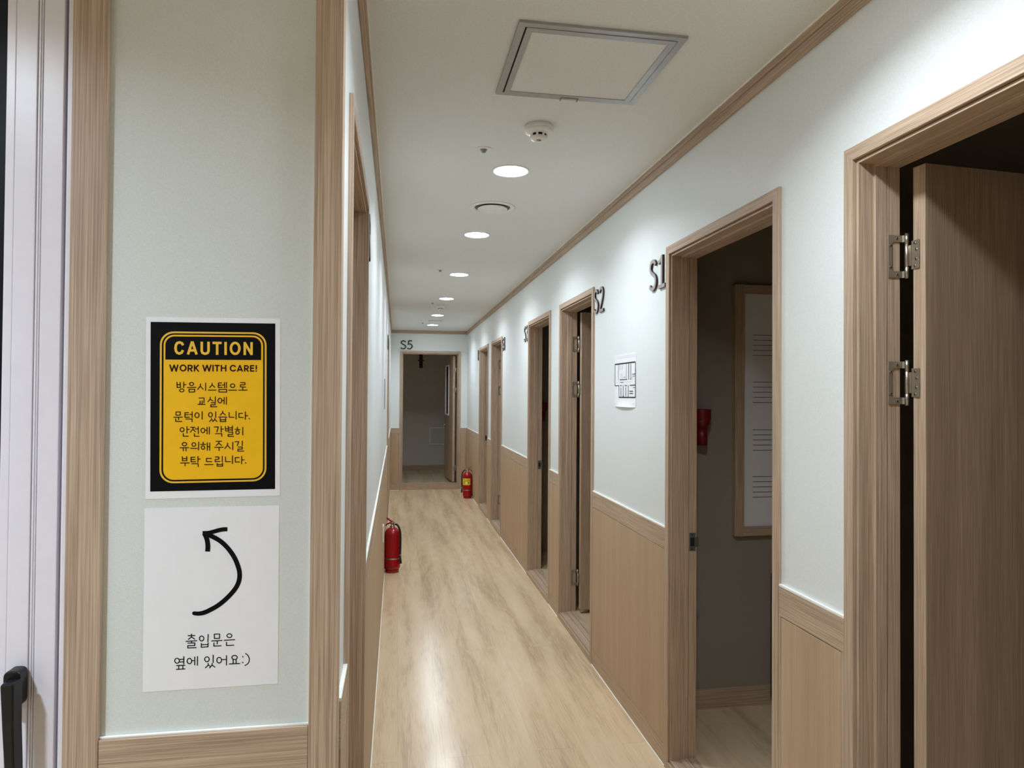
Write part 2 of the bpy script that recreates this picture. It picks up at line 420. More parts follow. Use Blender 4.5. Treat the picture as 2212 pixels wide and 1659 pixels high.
TEXT = {"line_a":[[[-575,417],[-568,329]],[[-525,417],[-520,329]],[[-573,377],[-522,377]],[[-569,330],[-520,332]],[[-470,420],[-469,327]],[[-470,377],[-435,377]],[[-466,283],[-468,275],[-473,268],[-480,263],[-489,259],[-499,258],[-510,259],[-519,263],[-526,268],[-531,275],[-533,283],[-531,290],[-526,297],[-519,303],[-510,306],[-500,307],[-489,306],[-480,303],[-473,297],[-468,290],[-466,283]],[[-315,388],[-317,380],[-322,372],[-329,367],[-338,363],[-347,362],[-357,363],[-366,367],[-373,372],[-378,380],[-380,388],[-378,396],[-373,403],[-366,409],[-358,412],[-348,414],[-338,412],[-329,409],[-322,403],[-317,396],[-315,388]],[[-414,330],[-282,333]],[[-388,301],[-299,301],[-301,258],[-384,254],[-388,301]],[[-210,389],[-212,355],[-254,299]],[[-210,349],[-169,302]],[[-130,404],[-131,280]],[[-29,401],[-29,373],[-68,328]],[[-29,373],[14,333]],[[-87,287],[33,287]],[[119,406],[69,404],[68,329],[131,331]],[[69,367],[110,369]],[[129,371],[166,373]],[[165,414],[166,323]],[[196,415],[196,323]],[[79,298],[199,298],[199,254],[79,255],[79,298]],[[327,359],[325,350],[320,341],[313,335],[303,331],[292,329],[282,331],[272,335],[264,342],[260,350],[258,359],[259,368],[264,377],[272,383],[282,388],[292,389],[303,388],[312,383],[320,377],[325,368],[327,359]],[[231,285],[356,286]],[[418,410],[487,410],[487,375],[415,373],[414,341],[497,335]],[[452,332],[452,288]],[[389,286],[520,286]]],"line_b":[[[-233,156],[-154,158],[-155,81]],[[-215,107],[-218,54]],[[-182,109],[-186,54]],[[-249,53],[-136,52]],[[-57,170],[-59,135],[-92,95]],[[-57,134],[-14,106]],[[22,177],[21,93]],[[-45,78],[19,79],[18,46],[-48,44],[-48,12],[46,12]],[[123,113],[122,101],[118,90],[111,82],[102,76],[93,74],[83,76],[75,82],[68,91],[64,101],[62,113],[64,125],[68,136],[75,144],[83,150],[93,152],[102,150],[111,144],[118,136],[122,125],[123,113]],[[125,115],[161,115]],[[161,165],[159,58]],[[196,169],[195,51]]],"line_c":[[[-587,-70],[-520,-71],[-521,-121],[-585,-122],[-587,-70]],[[-621,-156],[-488,-156]],[[-546,-158],[-547,-198]],[[-590,-184],[-591,-224],[-497,-227]],[[-393,-82],[-450,-83],[-449,-159],[-381,-157]],[[-448,-117],[-398,-116]],[[-375,-113],[-337,-112]],[[-338,-68],[-337,-163]],[[-436,-187],[-337,-188],[-338,-234]],[[-231,-127],[-232,-139],[-237,-151],[-244,-159],[-253,-165],[-263,-167],[-273,-165],[-282,-159],[-289,-150],[-293,-139],[-295,-126],[-293,-114],[-289,-103],[-282,-94],[-273,-88],[-263,-86],[-253,-88],[-244,-94],[-237,-103],[-232,-114],[-231,-127]],[[-183,-65],[-183,-192]],[[-24,-121],[-26,-132],[-30,-142],[-36,-150],[-45,-155],[-54,-156],[-63,-154],[-71,-149],[-77,-141],[-82,-131],[-83,-120],[-82,-109],[-78,-99],[-71,-91],[-63,-86],[-54,-84],[-45,-86],[-37,-91],[-30,-99],[-26,-109],[-24,-121]],[[28,-70],[30,-166]],[[-36,-178],[-36,-200],[-68,-231]],[[-33,-200],[-12,-222]],[[14,-179],[14,-200],[-18,-234]],[[17,-200],[48,-232]],[[137,-61],[138,-86],[99,-126]],[[138,-88],[181,-126]],[[75,-159],[204,-159]],[[98,-179],[101,-232]],[[184,-178],[186,-233]],[[98,-204],[185,-205]],[[101,-234],[188,-234]],[[238,-84],[240,-162],[315,-165]],[[347,-69],[348,-194]],[[449,-101],[392,-103],[393,-166],[461,-172]],[[494,-76],[494,-202]],[[497,-141],[533,-139]],[[552,-185],[563,-194]]],"line_d":[[[-462,-362],[-463,-372],[-467,-381],[-474,-389],[-482,-394],[-492,-395],[-501,-393],[-509,-388],[-516,-381],[-520,-371],[-522,-361],[-520,-350],[-516,-341],[-510,-334],[-501,-329],[-492,-327],[-483,-329],[-474,-334],[-467,-342],[-463,-351],[-462,-362]],[[-417,-313],[-416,-419]],[[-415,-357],[-380,-356]],[[-474,-426],[-474,-468],[-397,-469]],[[-360,-324],[-293,-323]],[[-323,-326],[-325,-355],[-363,-401]],[[-323,-358],[-287,-397]],[[-292,-351],[-243,-350]],[[-242,-316],[-241,-429]],[[-302,-428],[-303,-470],[-227,-472]],[[-140,-378],[-141,-389],[-146,-400],[-152,-408],[-161,-413],[-170,-415],[-180,-413],[-188,-407],[-195,-399],[-199,-389],[-201,-377],[-199,-366],[-195,-355],[-188,-347],[-180,-342],[-170,-340],[-161,-342],[-153,-347],[-146,-356],[-141,-366],[-140,-378]],[[-139,-373],[-106,-373]],[[-106,-324],[-106,-434]],[[-70,-323],[-71,-439]],[[8,-323],[70,-322],[47,-406]],[[114,-314],[115,-410]],[[116,-359],[150,-358]],[[26,-434],[125,-435],[124,-479]],[[178,-315],[185,-389]],[[225,-315],[227,-393]],[[181,-355],[225,-353]],[[185,-390],[229,-391]],[[230,-340],[286,-337]],[[230,-372],[288,-372]],[[290,-309],[289,-393]],[[230,-411],[295,-412],[295,-447],[224,-450],[223,-480],[310,-481]],[[369,-329],[369,-357]],[[332,-363],[411,-370]],[[397,-417],[396,-426],[392,-434],[386,-441],[379,-445],[371,-446],[362,-445],[355,-440],[349,-434],[345,-425],[344,-416],[345,-407],[349,-398],[355,-392],[362,-388],[370,-386],[379,-388],[386,-392],[392,-399],[396,-407],[397,-417]],[[455,-333],[454,-458]]],"line_e":[[[-421,-599],[-423,-607],[-428,-615],[-435,-621],[-445,-625],[-455,-626],[-465,-625],[-475,-621],[-482,-614],[-487,-606],[-489,-598],[-487,-589],[-482,-582],[-475,-576],[-466,-572],[-455,-571],[-445,-572],[-435,-576],[-428,-582],[-423,-590],[-421,-599]],[[-522,-657],[-386,-657]],[[-474,-660],[-473,-709]],[[-431,-659],[-430,-710]],[[-281,-607],[-282,-616],[-286,-625],[-293,-631],[-301,-635],[-310,-636],[-319,-635],[-327,-631],[-333,-624],[-337,-616],[-339,-606],[-338,-597],[-333,-589],[-327,-583],[-319,-578],[-310,-577],[-301,-579],[-293,-583],[-286,-590],[-282,-598],[-281,-607]],[[-359,-668],[-258,-671]],[[-235,-568],[-236,-698]],[[-167,-570],[-165,-600]],[[-206,-607],[-126,-608]],[[-142,-659],[-143,-668],[-147,-676],[-152,-682],[-160,-686],[-168,-687],[-176,-686],[-183,-681],[-189,-675],[-193,-667],[-194,-658],[-193,-649],[-189,-641],[-183,-635],[-176,-631],[-168,-630],[-160,-632],[-152,-636],[-147,-642],[-143,-650],[-142,-659]],[[-101,-583],[-101,-706]],[[-99,-647],[-64,-648]],[[-63,-584],[-64,-707]],[[35,-559],[121,-559]],[[78,-561],[78,-591],[36,-628]],[[78,-592],[121,-628]],[[12,-658],[147,-659]],[[83,-661],[83,-712]],[[215,-590],[214,-627],[171,-680]],[[216,-630],[259,-681]],[[297,-577],[296,-703]],[[332,-571],[392,-572],[368,-636]],[[447,-560],[447,-637]],[[382,-659],[447,-659],[445,-693],[379,-694],[378,-727],[471,-728]]],"line_f":[[[-488,-801],[-483,-869]],[[-420,-800],[-418,-869]],[[-485,-834],[-420,-834]],[[-485,-871],[-417,-871]],[[-515,-906],[-380,-907]],[[-444,-909],[-444,-955]],[[-292,-816],[-353,-816],[-353,-889],[-283,-890]],[[-350,-852],[-292,-851]],[[-246,-803],[-246,-899]],[[-244,-847],[-210,-847]],[[-341,-923],[-242,-923],[-241,-971]],[[-37,-841],[-114,-836],[-113,-891],[-33,-892]],[[-141,-940],[-11,-941]],[[23,-817],[80,-818],[79,-852],[21,-860],[22,-893],[95,-891]],[[133,-807],[132,-903]],[[51,-923],[54,-969]],[[138,-922],[138,-970]],[[52,-942],[138,-942]],[[54,-970],[140,-970]],[[183,-820],[185,-897],[261,-899]],[[293,-803],[292,-931]],[[397,-833],[336,-835],[338,-907],[406,-907]],[[438,-812],[438,-939]],[[440,-873],[477,-873]],[[496,-920],[507,-930]]],"note_a":[[[-316,-586],[-316,-609]],[[-366,-610],[-263,-612]],[[-314,-612],[-316,-634],[-362,-668]],[[-311,-635],[-265,-669]],[[-398,-700],[-232,-698]],[[-313,-698],[-313,-723]],[[-368,-730],[-262,-733],[-263,-775],[-370,-772],[-370,-809],[-242,-810]],[[-124,-668],[-125,-680],[-130,-691],[-137,-699],[-147,-705],[-157,-706],[-168,-703],[-177,-697],[-185,-688],[-189,-677],[-191,-664],[-190,-652],[-185,-641],[-178,-632],[-168,-627],[-158,-626],[-147,-628],[-138,-635],[-130,-644],[-125,-655],[-124,-668]],[[-56,-605],[-60,-725]],[[-161,-747],[-161,-808]],[[-56,-744],[-58,-808]],[[-160,-768],[-58,-770]],[[-162,-810],[-56,-808]],[[39,-607],[121,-608],[120,-679],[41,-677],[39,-607]],[[-2,-715],[160,-716]],[[85,-718],[86,-769]],[[34,-749],[34,-802],[146,-803]],[[313,-647],[311,-656],[306,-664],[297,-671],[287,-675],[275,-676],[263,-673],[252,-668],[244,-661],[238,-652],[236,-642],[238,-633],[243,-625],[252,-618],[262,-614],[274,-614],[286,-616],[297,-621],[305,-628],[311,-637],[313,-647]],[[194,-716],[359,-714]],[[231,-750],[230,-803],[344,-805]]],"note_b":[[[-497,-1009],[-498,-1022],[-503,-1032],[-511,-1041],[-521,-1046],[-532,-1047],[-543,-1044],[-553,-1038],[-561,-1029],[-566,-1017],[-568,-1005],[-567,-993],[-562,-982],[-554,-974],[-544,-969],[-533,-967],[-522,-970],[-512,-976],[-504,-986],[-499,-997],[-497,-1009]],[[-497,-988],[-435,-989]],[[-497,-1029],[-434,-1030]],[[-429,-946],[-429,-1064]],[[-539,-1085],[-413,-1087]],[[-506,-1088],[-507,-1143]],[[-442,-1089],[-443,-1144]],[[-541,-1148],[-410,-1148]],[[-308,-1026],[-310,-1039],[-314,-1051],[-322,-1061],[-332,-1066],[-342,-1068],[-353,-1065],[-363,-1058],[-371,-1048],[-376,-1035],[-378,-1022],[-376,-1008],[-371,-996],[-364,-987],[-354,-981],[-343,-979],[-333,-982],[-323,-989],[-315,-999],[-310,-1012],[-308,-1026]],[[-307,-1020],[-263,-1022]],[[-260,-962],[-261,-1091]],[[-219,-956],[-219,-1100]],[[-38,-1013],[-39,-1025],[-44,-1036],[-52,-1044],[-61,-1049],[-72,-1050],[-83,-1048],[-93,-1042],[-101,-1032],[-106,-1021],[-108,-1008],[-106,-996],[-101,-985],[-94,-977],[-84,-972],[-73,-970],[-62,-973],[-52,-979],[-44,-989],[-39,-1000],[-38,-1013]],[[24,-948],[24,-1069]],[[-52,-1079],[-51,-1107],[-94,-1148]],[[-47,-1110],[-15,-1134]],[[9,-1083],[8,-1111],[-31,-1155]],[[11,-1114],[53,-1147]],[[154,-1040],[153,-1054],[148,-1066],[140,-1076],[130,-1082],[118,-1084],[107,-1081],[97,-1073],[89,-1063],[83,-1050],[81,-1035],[83,-1021],[88,-1008],[96,-999],[106,-993],[117,-991],[129,-994],[139,-1001],[147,-1012],[152,-1025],[154,-1040]],[[157,-1030],[228,-1033]],[[232,-968],[233,-1125]],[[401,-1009],[399,-1020],[393,-1029],[384,-1036],[372,-1040],[359,-1041],[346,-1038],[334,-1033],[324,-1025],[318,-1015],[316,-1004],[318,-994],[324,-985],[333,-978],[345,-973],[358,-973],[371,-975],[383,-981],[393,-989],[399,-999],[401,-1009]],[[337,-1041],[338,-1103]],[[383,-1041],[384,-1103]],[[277,-1109],[441,-1110]],[[485,-999],[494,-1009]],[[484,-1093],[493,-1103]],[[532,-951],[571,-987],[592,-1038],[589,-1088],[566,-1126],[524,-1149]]],"arrow":[[[-278,-248],[-206,-257],[-115,-242],[-7,-194],[93,-137],[202,-50],[293,42],[366,135],[411,230],[427,326],[421,413],[395,511],[352,619],[296,718],[222,817],[139,902],[56,962],[-36,1013],[-109,1049]],[[-159,1058],[-64,1060],[9,1077],[91,1099],[164,1111],[227,1111]],[[-132,1054],[-104,996],[-83,923],[-74,836],[-79,755]]],"caution":[[[-480,1023],[-497,1057],[-535,1072],[-570,1060],[-589,1029],[-597,979],[-589,929],[-568,898],[-537,888],[-503,901],[-481,944]],[[-404,873],[-340,1088]],[[-271,873],[-338,1088]],[[-376,940],[-300,941]],[[-191,1085],[-191,931],[-178,900],[-139,886],[-100,900],[-85,931],[-86,1086]],[[-24,1067],[119,1068]],[[49,1067],[49,870]],[[181,1086],[182,869]],[[399,980],[396,952],[387,926],[372,905],[353,892],[332,888],[311,892],[293,905],[278,925],[268,951],[265,979],[268,1007],[277,1033],[292,1054],[311,1067],[332,1071],[353,1067],[371,1054],[386,1034],[396,1008],[399,980]],[[484,869],[484,1087]],[[480,1078],[595,877]],[[592,1086],[592,870]]],"care":[[[-683,706],[-652,599],[-618,698],[-586,599],[-559,706]],[[-436,651],[-438,637],[-444,624],[-454,614],[-466,607],[-480,605],[-493,607],[-505,613],[-515,624],[-521,637],[-524,651],[-522,666],[-515,679],[-506,689],[-494,696],[-480,698],[-466,696],[-454,689],[-444,679],[-438,666],[-436,651]],[[-400,595],[-400,704]],[[-400,694],[-366,694],[-344,685],[-341,669],[-346,650],[-365,640],[-400,640]],[[-372,640],[-341,593]],[[-304,704],[-304,595]],[[-239,704],[-299,640]],[[-285,654],[-239,593]],[[-174,705],[-143,601],[-109,697],[-77,601],[-47,706]],[[-16,705],[-15,595]],[[10,694],[89,694]],[[48,694],[48,595]],[[115,704],[116,595]],[[184,704],[184,595]],[[115,652],[184,652]],[[339,671],[322,689],[294,696],[271,684],[258,663],[258,635],[271,614],[295,604],[322,609],[341,627]],[[367,593],[408,702]],[[447,594],[405,702]],[[382,623],[433,623]],[[482,594],[482,701]],[[482,691],[516,691],[536,681],[539,667],[533,650],[516,641],[482,641]],[[509,641],[541,594]],[[634,692],[576,692],[576,604],[634,604]],[[576,650],[629,650]],[[667,702],[667,629]],[[667,615],[667,594]]],"plan":[[22,[-1506,828],[1485,826]],[7,[-1484,827],[-1490,-250]],[14,[-1504,-245],[-841,-252]],[7,[-869,-252],[-847,-825]],[20,[-861,-825],[1517,-816]],[8,[1497,825],[1517,-816]],[14,[742,-249],[1510,-243]],[12,[1109,270],[1504,272]],[4,[1109,270],[1112,-9]],[12,[-735,36],[343,37]],[5,[-954,806],[-942,24]],[4,[-746,797],[-742,521]],[4,[-582,791],[-578,516]],[4,[-378,782],[-375,509]],[4,[-575,351],[-571,55]],[4,[-372,345],[-368,51]],[5,[236,779],[246,60]],[9,[570,790],[580,26]],[7,[873,790],[883,26]],[12,[789,35],[914,47]],[12,[-663,-254],[-431,-252]],[12,[2,-256],[315,-251]],[8,[-224,-239],[-216,-821]],[8,[520,-236],[527,-795]],[14,[-170,-734],[-169,-820]],[14,[702,-526],[1186,-527]],[14,[703,-629],[1188,-629]],[10,[1197,-360],[1440,-358]],[9,[-136,155],[101,156]],[9,[1190,173],[1433,175]],[9,[-651,-87],[-199,-89]],[3,[-1297,1179],[1493,1176]],[3,[-1295,1098],[1494,1098]],[3,[-1405,-1132],[1509,-1113]],[3,[-1404,-1208],[1510,-1195]],[14,[-566,-351],[-560,-768]],[14,[154,-335],[159,-765]],[3,[-1278,-77],[1101,-76]]]}
# ------------------------------------------------------------------ setting
def struct(name, mb, label, bevel=0):
    o = mb.build(name, bevel=bevel)
    return tag(o, label, 'structure', kind='structure')

RW = lambda a, z, p: (XR + p, a, z)      # right corridor wall: along y, depth +x
LW = lambda a, z, p: (XL - p, a, z)      # left corridor wall: along y, depth -x
EW = lambda a, z, p: (a, YE + p, z)      # end wall: along x, depth +y

# near edge, far edge of every door casing
RDOORS = [(0.700, 1.518), (1.809, 2.647), (3.699, 4.515), (4.794, 5.633), (7.091, 7.898), (8.195, 9.090)]
LDOORS = [(1.400, 2.200), (7.130, 7.950)]
EDOOR = (0.041, 0.984)

def wall_with_openings(a0, a1, openings, fn, mat, ztop, p0=0.0, p1=WT):
    mb = MB()
    def bx(x0, x1, z0, z1):
        c0, c1 = fn(x0, z0, p0), fn(x1, z1, p1)
        mb.box(min(c0[0], c1[0]), max(c0[0], c1[0]), min(c0[1], c1[1]), max(c0[1], c1[1]), z0, z1, mat)
    cur = a0
    for o0, o1, zt in openings:
        bx(cur, o0 + 0.018, 0, ztop)
        bx(o0 + 0.018, o1 - 0.018, zt - 0.018, ztop)
        cur = o1 - 0.018
    bx(cur, a1, 0, ztop)
    return mb
struct('wall_right', wall_with_openings(-7.0, YE + WT, [(a, b, DOOR_TOP) for a, b in RDOORS], RW, WALL, H),
       'pale green papered right corridor wall with six doorways')
struct('wall_left', wall_with_openings(YP + 0.1, YE + WT, [(a, b, DOOR_TOP) for a, b in LDOORS], LW, WALL, H),
       'pale papered left corridor wall seen at a grazing angle')
struct('wall_end', wall_with_openings(XL, XR, [(EDOOR[0], EDOOR[1], 2.155)], EW, WALL, H),
       'pale end wall of the corridor around the S5 doorway')
struct('floor', B(-4.2, XR + 0.02, -7.0, YE + 0.02, -0.05, 0.0, FLOOR), 'light oak plank floor of the corridor')
struct('ceiling', B(-4.2, XR + WT, -7.0, YE + WT, H, H + 0.05, CEIL), 'off-white flat ceiling over the corridor')
struct('wall_pillar', B(-0.5157, XL, YP, YP + 0.10, 0, H, PILLAR), 'narrow grey linen papered wall carrying the two paper signs')
struct('wall_lobby_left', B(-4.3, -4.2, -7.0, YP + 0.1, 0, H, WALL), 'lobby wall far to the left, out of view')
struct('wall_lobby_back', B(-4.3, XR + WT, -7.1, -7.0, 0, H, WALL), 'lobby wall behind the viewer, out of view')
struct('wall_lobby_front', B(-4.3, -1.5, YP, YP + 0.1, 0, H, WALL), 'lobby wall beyond the white glazed door, out of view')

# rooms behind the right wall
RX0, RX1, RZ = XR + WT, 3.4, 2.40
ROOMS = [-0.65, 1.66, 3.00, 4.62, 6.20, 8.00, 9.70]
for i, y in enumerate(ROOMS):
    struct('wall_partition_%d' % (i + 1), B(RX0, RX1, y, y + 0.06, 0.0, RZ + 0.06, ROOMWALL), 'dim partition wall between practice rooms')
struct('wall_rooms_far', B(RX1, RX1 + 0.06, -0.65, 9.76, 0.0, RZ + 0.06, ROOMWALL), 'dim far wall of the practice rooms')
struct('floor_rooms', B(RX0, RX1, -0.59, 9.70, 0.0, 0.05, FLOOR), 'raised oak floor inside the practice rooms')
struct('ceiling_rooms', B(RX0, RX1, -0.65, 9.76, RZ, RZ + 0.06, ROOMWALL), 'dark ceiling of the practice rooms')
struct('baseboard_practice_room', B(RX0, RX1, 2.989, 3.0, 0.05, 0.14, WOOD[0]), 'oak baseboard inside the S1 room')
# room behind the end door
e = MB()
e.box(-0.66, -0.60, YE + WT, 13.06, 0, RZ, ENDWALL); e.box(1.90, 1.96, YE + WT, 13.06, 0, RZ, ENDWALL)
e.box(-0.66, XL, YE + WT - 0.05, YE + WT, 0, RZ, ENDWALL); e.box(XR, 1.96, YE + WT - 0.05, YE + WT, 0, RZ, ENDWALL)
e.box(-0.66, 1.96, 13.0, 13.06, 0, RZ, ENDWALL)
struct('wall_end_room', e, 'dim grey walls of the S5 room seen through the end doorway')
struct('floor_end_room', B(-0.60, 1.90, YE + WT, 13.0, 0.0, 0.055, FLOOR), 'shaded floor of the S5 room')
struct('ceiling_end_room', B(-0.66, 1.96, YE + WT, 13.06, RZ, RZ + 0.06, ENDWALL), 'dark ceiling of the S5 room')
struct('baseboard_end_room', B(-0.60, 1.90, 12.988, 13.0, 0.055, 0.145, WOOD[0]), 'wood baseboard along the back wall of the S5 room')

# crown mouldings
def crown(name, fn, a0, a1, along, label):
    r = empty(name)
    def bx(p0, p1, z0, z1, mat):
        c0, c1 = fn(a0, z0, p0), fn(a1, z1, p1)
        return (min(c0[0], c1[0]), max(c0[0], c1[0]), min(c0[1], c1[1]), max(c0[1], c1[1]), z0, z1, mat)
    m = MB()
    m.box(*bx(-0.012, -0.0005, 2.4245, 2.455, WOOD[along])); m.box(*bx(-0.016, -0.0005, 2.455, H - 0.0045, WOOD[along]))
    m.build('moulding', r, bevel=0.0015)
    c = MB(); c.box(*bx(-0.019, -0.0005, H - 0.0045, H - 0.0002, CAULK)); c.build('caulk_line', r)
    return tag(r, label, 'trim', kind='structure')
crown('trim_1', RW, -6.99, YE - 0.001, 1, 'thin oak moulding along the top of the right wall')
crown('trim_2', LW, YP + 0.002, YE - 0.001, 1, 'thin oak moulding along the top of the left wall')
crown('trim_3', EW, XL + 0.017, XR - 0.017, 0, 'short oak moulding over the end wall')

# wainscot: rail, panel, base rail, stiles, white caulk lines
NT = [3]
def wainscot(a0, a1, fn, along, label, pf=-0.008):
    NT[0] += 1
    r = empty('trim_%d' % NT[0])
    W = WOOD[along]
    def bx(x0, x1, p0, p1, z0, z1, mat):
        c0, c1 = fn(x0, z0, p0), fn(x1, z1, p1)
        return (min(c0[0], c1[0]), max(c0[0], c1[0]), min(c0[1], c1[1]), max(c0[1], c1[1]), z0, z1, mat)
    q = 0.0005
    B(*bx(a0, a1, pf, -q, 0.8735, ZW, W)).build('top_rail', r, bevel=0.001)
    B(*bx(a0, a1, pf, -q, 0.0, 0.085, W)).build('base_rail', r, bevel=0.001)
    s = min(0.0105, (a1 - a0) * 0.08); g = 0.0022
    for x0, x1 in ((a0, a0 + s), (a1 - s, a1)):
        B(*bx(x0, x1, pf, -q, 0.0852, 0.8733, WOOD[2])).build('stile', r)
    B(*bx(a0 + s + g, a1 - s - g, pf, -q, 0.085 + g, 0.8735 - g, PANEL)).build('panel', r, bevel=0.0008)
    c = MB()
    c.box(*bx(a0, a1, pf, -q, ZW + 0.0002, ZW + 0.006, CAULK)); c.box(*bx(a0, a1, pf - 0.004, pf, 0.0, 0.004, CAULK))
    o = c.build('caulk_line', r); o['label'] = 'white caulk line'
    return tag(r, label, 'wainscot', kind='structure')
ys = [-6.99] + [v for d in RDOORS for v in d] + [YE - 0.001]
RL = ['oak wainscot before the nearest right door', 'narrow oak wainscot between the nearest right door and the S1 door', 'oak wainscot between the S1 and S2 doors',
      'narrow oak wainscot between the S2 and S3 doors', 'oak wainscot between the S3 and S4 doors', 'narrow oak wainscot past the S4 door', 'oak wainscot in the far right corner behind the fire extinguisher']
for i in range(7):
    wainscot(ys[2 * i] + 0.0005, ys[2 * i + 1] - 0.0005, RW, 1, RL[i])
wainscot(1.2445, 1.3995, LW, 1, 'narrow oak wainscot beside the pillar corner')
wainscot(2.2005, 7.1295, LW, 1, 'long oak wainscot on the left wall behind the nearer extinguisher')
wainscot(7.9505, YE - 0.001, LW, 1, 'far oak wainscot on the left wall')
wainscot(XL + 0.009, EDOOR[0] - 0.0005, EW, 0, 'oak wainscot left of the S5 door')
wainscot(EDOOR[1] + 0.0005, XR - 0.009, EW, 0, 'oak wainscot right of the S5 door')

# ------------------------------------------------------------------ doors
def sweep(mb, prof, a0, a1, z0, z1, sides, fn, along):
    def pt(c, d, p):
        a = a0 + d if c in ('BL', 'TL') else a1 - d
        z = z0 + d if c in ('BL', 'BR') else z1 - d
        return fn(a, z, p)
    E = {'L': ('BL', 'TL', 2), 'R': ('BR', 'TR', 2), 'T': ('TL', 'TR', along), 'B': ('BL', 'BR', along)}
    for sd in sides:
        c0, c1, ax = E[sd]
        for (d0, p0), (d1, p1) in zip(prof, prof[1:]):
            mb.face([pt(c0, d0, p0), pt(c1, d0, p0), pt(c1, d1, p1), pt(c0, d1, p1)], WOOD[ax])
CASING = lambda cp: [(0.0, 0.003), (0.0, cp + 0.001), (0.001, cp), (0.032, cp), (0.033, cp + 0.001), (0.033, 0.007)]
FRAME = [(0.0328, 0.007), (0.0355, 0.007), (0.0355, -0.0008), (0.0425, -0.0008), (0.043, -0.0003), (0.043, 0.039), (0.0500, 0.039), (0.0505, 0.0395), (0.0505, 0.0685), (0.0465, 0.0687),
         (0.0465, 0.0712), (0.0505, 0.0714), (0.0505, 0.1035), (0.015, 0.1035)]

def strike(parent, fn, a_j, sgn, z=0.911):
    """strike plate on the third jamb face; sgn -1: jamb faces -a"""
    def bx(p0, p1, t0, t1, z0, z1, mat, mb):
        c0, c1 = fn(a_j + sgn * t0, z0, p0), fn(a_j + sgn * t1, z1, p1)
        mb.box(min(c0[0], c1[0]), max(c0[0], c1[0]), min(c0[1], c1[1]), max(c0[1], c1[1]), z0, z1, mat)
    m = MB()
    bx(0.0725, 0.099, 0.0002, 0.002, z - 0.036, z + 0.036, STRIKE, m)
    bx(0.099, 0.112, 0.0002, 0.002, z - 0.020, z + 0.020, STRIKE, m)
    o = m.build('strike_plate', parent, bevel=0.0006); o['label'] = 'grey steel strike plate'
    m = MB(); bx(0.077, 0.094, 0.0018, 0.0024, z - 0.017, z + 0.017, DARK, m); m.build('latch_hole', o)
    m = MB()
    for dz in (-0.028, 0.028):
        c = fn(a_j + sgn * 0.0022, z + dz, 0.084)
        m.lathe([(0.003, -0.0006), (0.003, 0.0006), (0.0, 0.0006)], DARK, 10, c, axis='y')
    m.build('screw', o)

def hinge(parent, a_j, z, lx, ly):
    """butterfly hinge at the far jamb (right wall): frame plate, knuckle, leaf plate, screws"""
    t0, t1 = a_j - 0.0022, a_j - 0.0002
    h = 0.051
    x0, x1, xk, yk = XR + 0.0722, XR + 0.1040, XR + 0.1125, a_j - 0.0125
    m = MB()
    m.box(x0, x0 + 0.009, t0, t1, z - h, z + h, STEELD)
    for s in (1, -1):
        za, zb = sorted((z + s * h, z + s * (h - 0.016)))
        m.box(x0 + 0.009, x1 + 0.004, t0, t1, za, zb, STEELD)
        m.face([(x1 + 0.004, t0, za), (xk, yk + 0.003, za), (xk, yk + 0.003, zb), (x1 + 0.004, t0, zb)], STEELD)
        m.face([(x1 + 0.004, t1, za), (xk, yk + 0.005, za), (xk, yk + 0.005, zb), (x1 + 0.004, t1, zb)], STEELD)
        # rounded inner corners of the plate
        zi = z + s * (h - 0.016)
        for k in range(4):
            tt = k / 4 * math.pi / 2; t2 = (k + 1) / 4 * math.pi / 2; r = 0.006
            m.face([(x0 + 0.009, t0, zi), (x0 + 0.009 + r * (1 - math.sin(tt)), t0, zi - s * r * (1 - math.cos(tt))), (x0 + 0.009 + r * (1 - math.sin(t2)), t0, zi - s * r * (1 - math.cos(t2)))], STEELD)
    o = m.build('hinge', parent)
    o['label'] = 'satin steel butterfly hinge'
    k = MB()
    k.lathe([(0.0, -h - 0.003), (0.0052, -h - 0.003), (0.0052, -0.028), (0.0044, -0.0275), (0.0044, -0.026), (0.0052, -0.0255), (0.0052, 0.0255), (0.0044, 0.026), (0.0044, 0.0275),
             (0.0052, 0.028), (0.0052, h + 0.003), (0.0, h + 0.003)], STEEL, 16, (xk, yk, z))
    k.build('knuckle', o)
    p = MB()
    p.box(lx - 0.0022, lx - 0.0002, ly - 0.020, ly + 0.004, z - 0.034, z + 0.034, STEELD)
    p.box(lx - 0.0035, lx - 0.0002, ly + 0.004, yk - 0.003, z - 0.025, z + 0.025, STEELD)
    p.build('leaf_plate', o, bevel=0.0008)
    sc = MB()
    for sx, sz in ((x0 + 0.022, h - 0.008), (x0 + 0.022, -h + 0.008), (x0 + 0.0045, 0.026), (x0 + 0.0045, -0.026)):
        sc.lathe([(0.0, -0.0012), (0.0016, -0.0012), (0.0018, -0.0004), (0.0034, -0.0012), (0.0036, 0.0)], [DARK, STEEL, STEEL, STEEL], 12, (sx, t0, z + sz), axis='y')
    for sy, sz in ((ly - 0.008, 0.027), (ly - 0.013, 0.011), (ly - 0.012, -0.011), (ly - 0.008, -0.027)):
        sc.lathe([(0.0, -0.0012), (0.0016, -0.0012), (0.0018, -0.0004), (0.0034, -0.0012), (0.0036, 0.0)], [DARK, STEEL, STEEL, STEEL], 12, (lx - 0.0022, sy, z + sz), axis='x')
    sc.build('screw', o)

def frame_parts(r, a0, a1, z0, z1, fn, along, cp):
    m = MB(); sweep(m, CASING(cp), a0, a1, z0, z1, 'LRT', fn, along); m.build('casing', r)
    m = MB(); sweep(m, FRAME, a0, a1, z0, z1, 'LRT', fn, along); m.build('frame', r)
    m = MB(); sweep(m, CASING(cp)[:-1] + FRAME, a0, a1, z0, z1, 'B', fn, along); m.build('threshold', r)

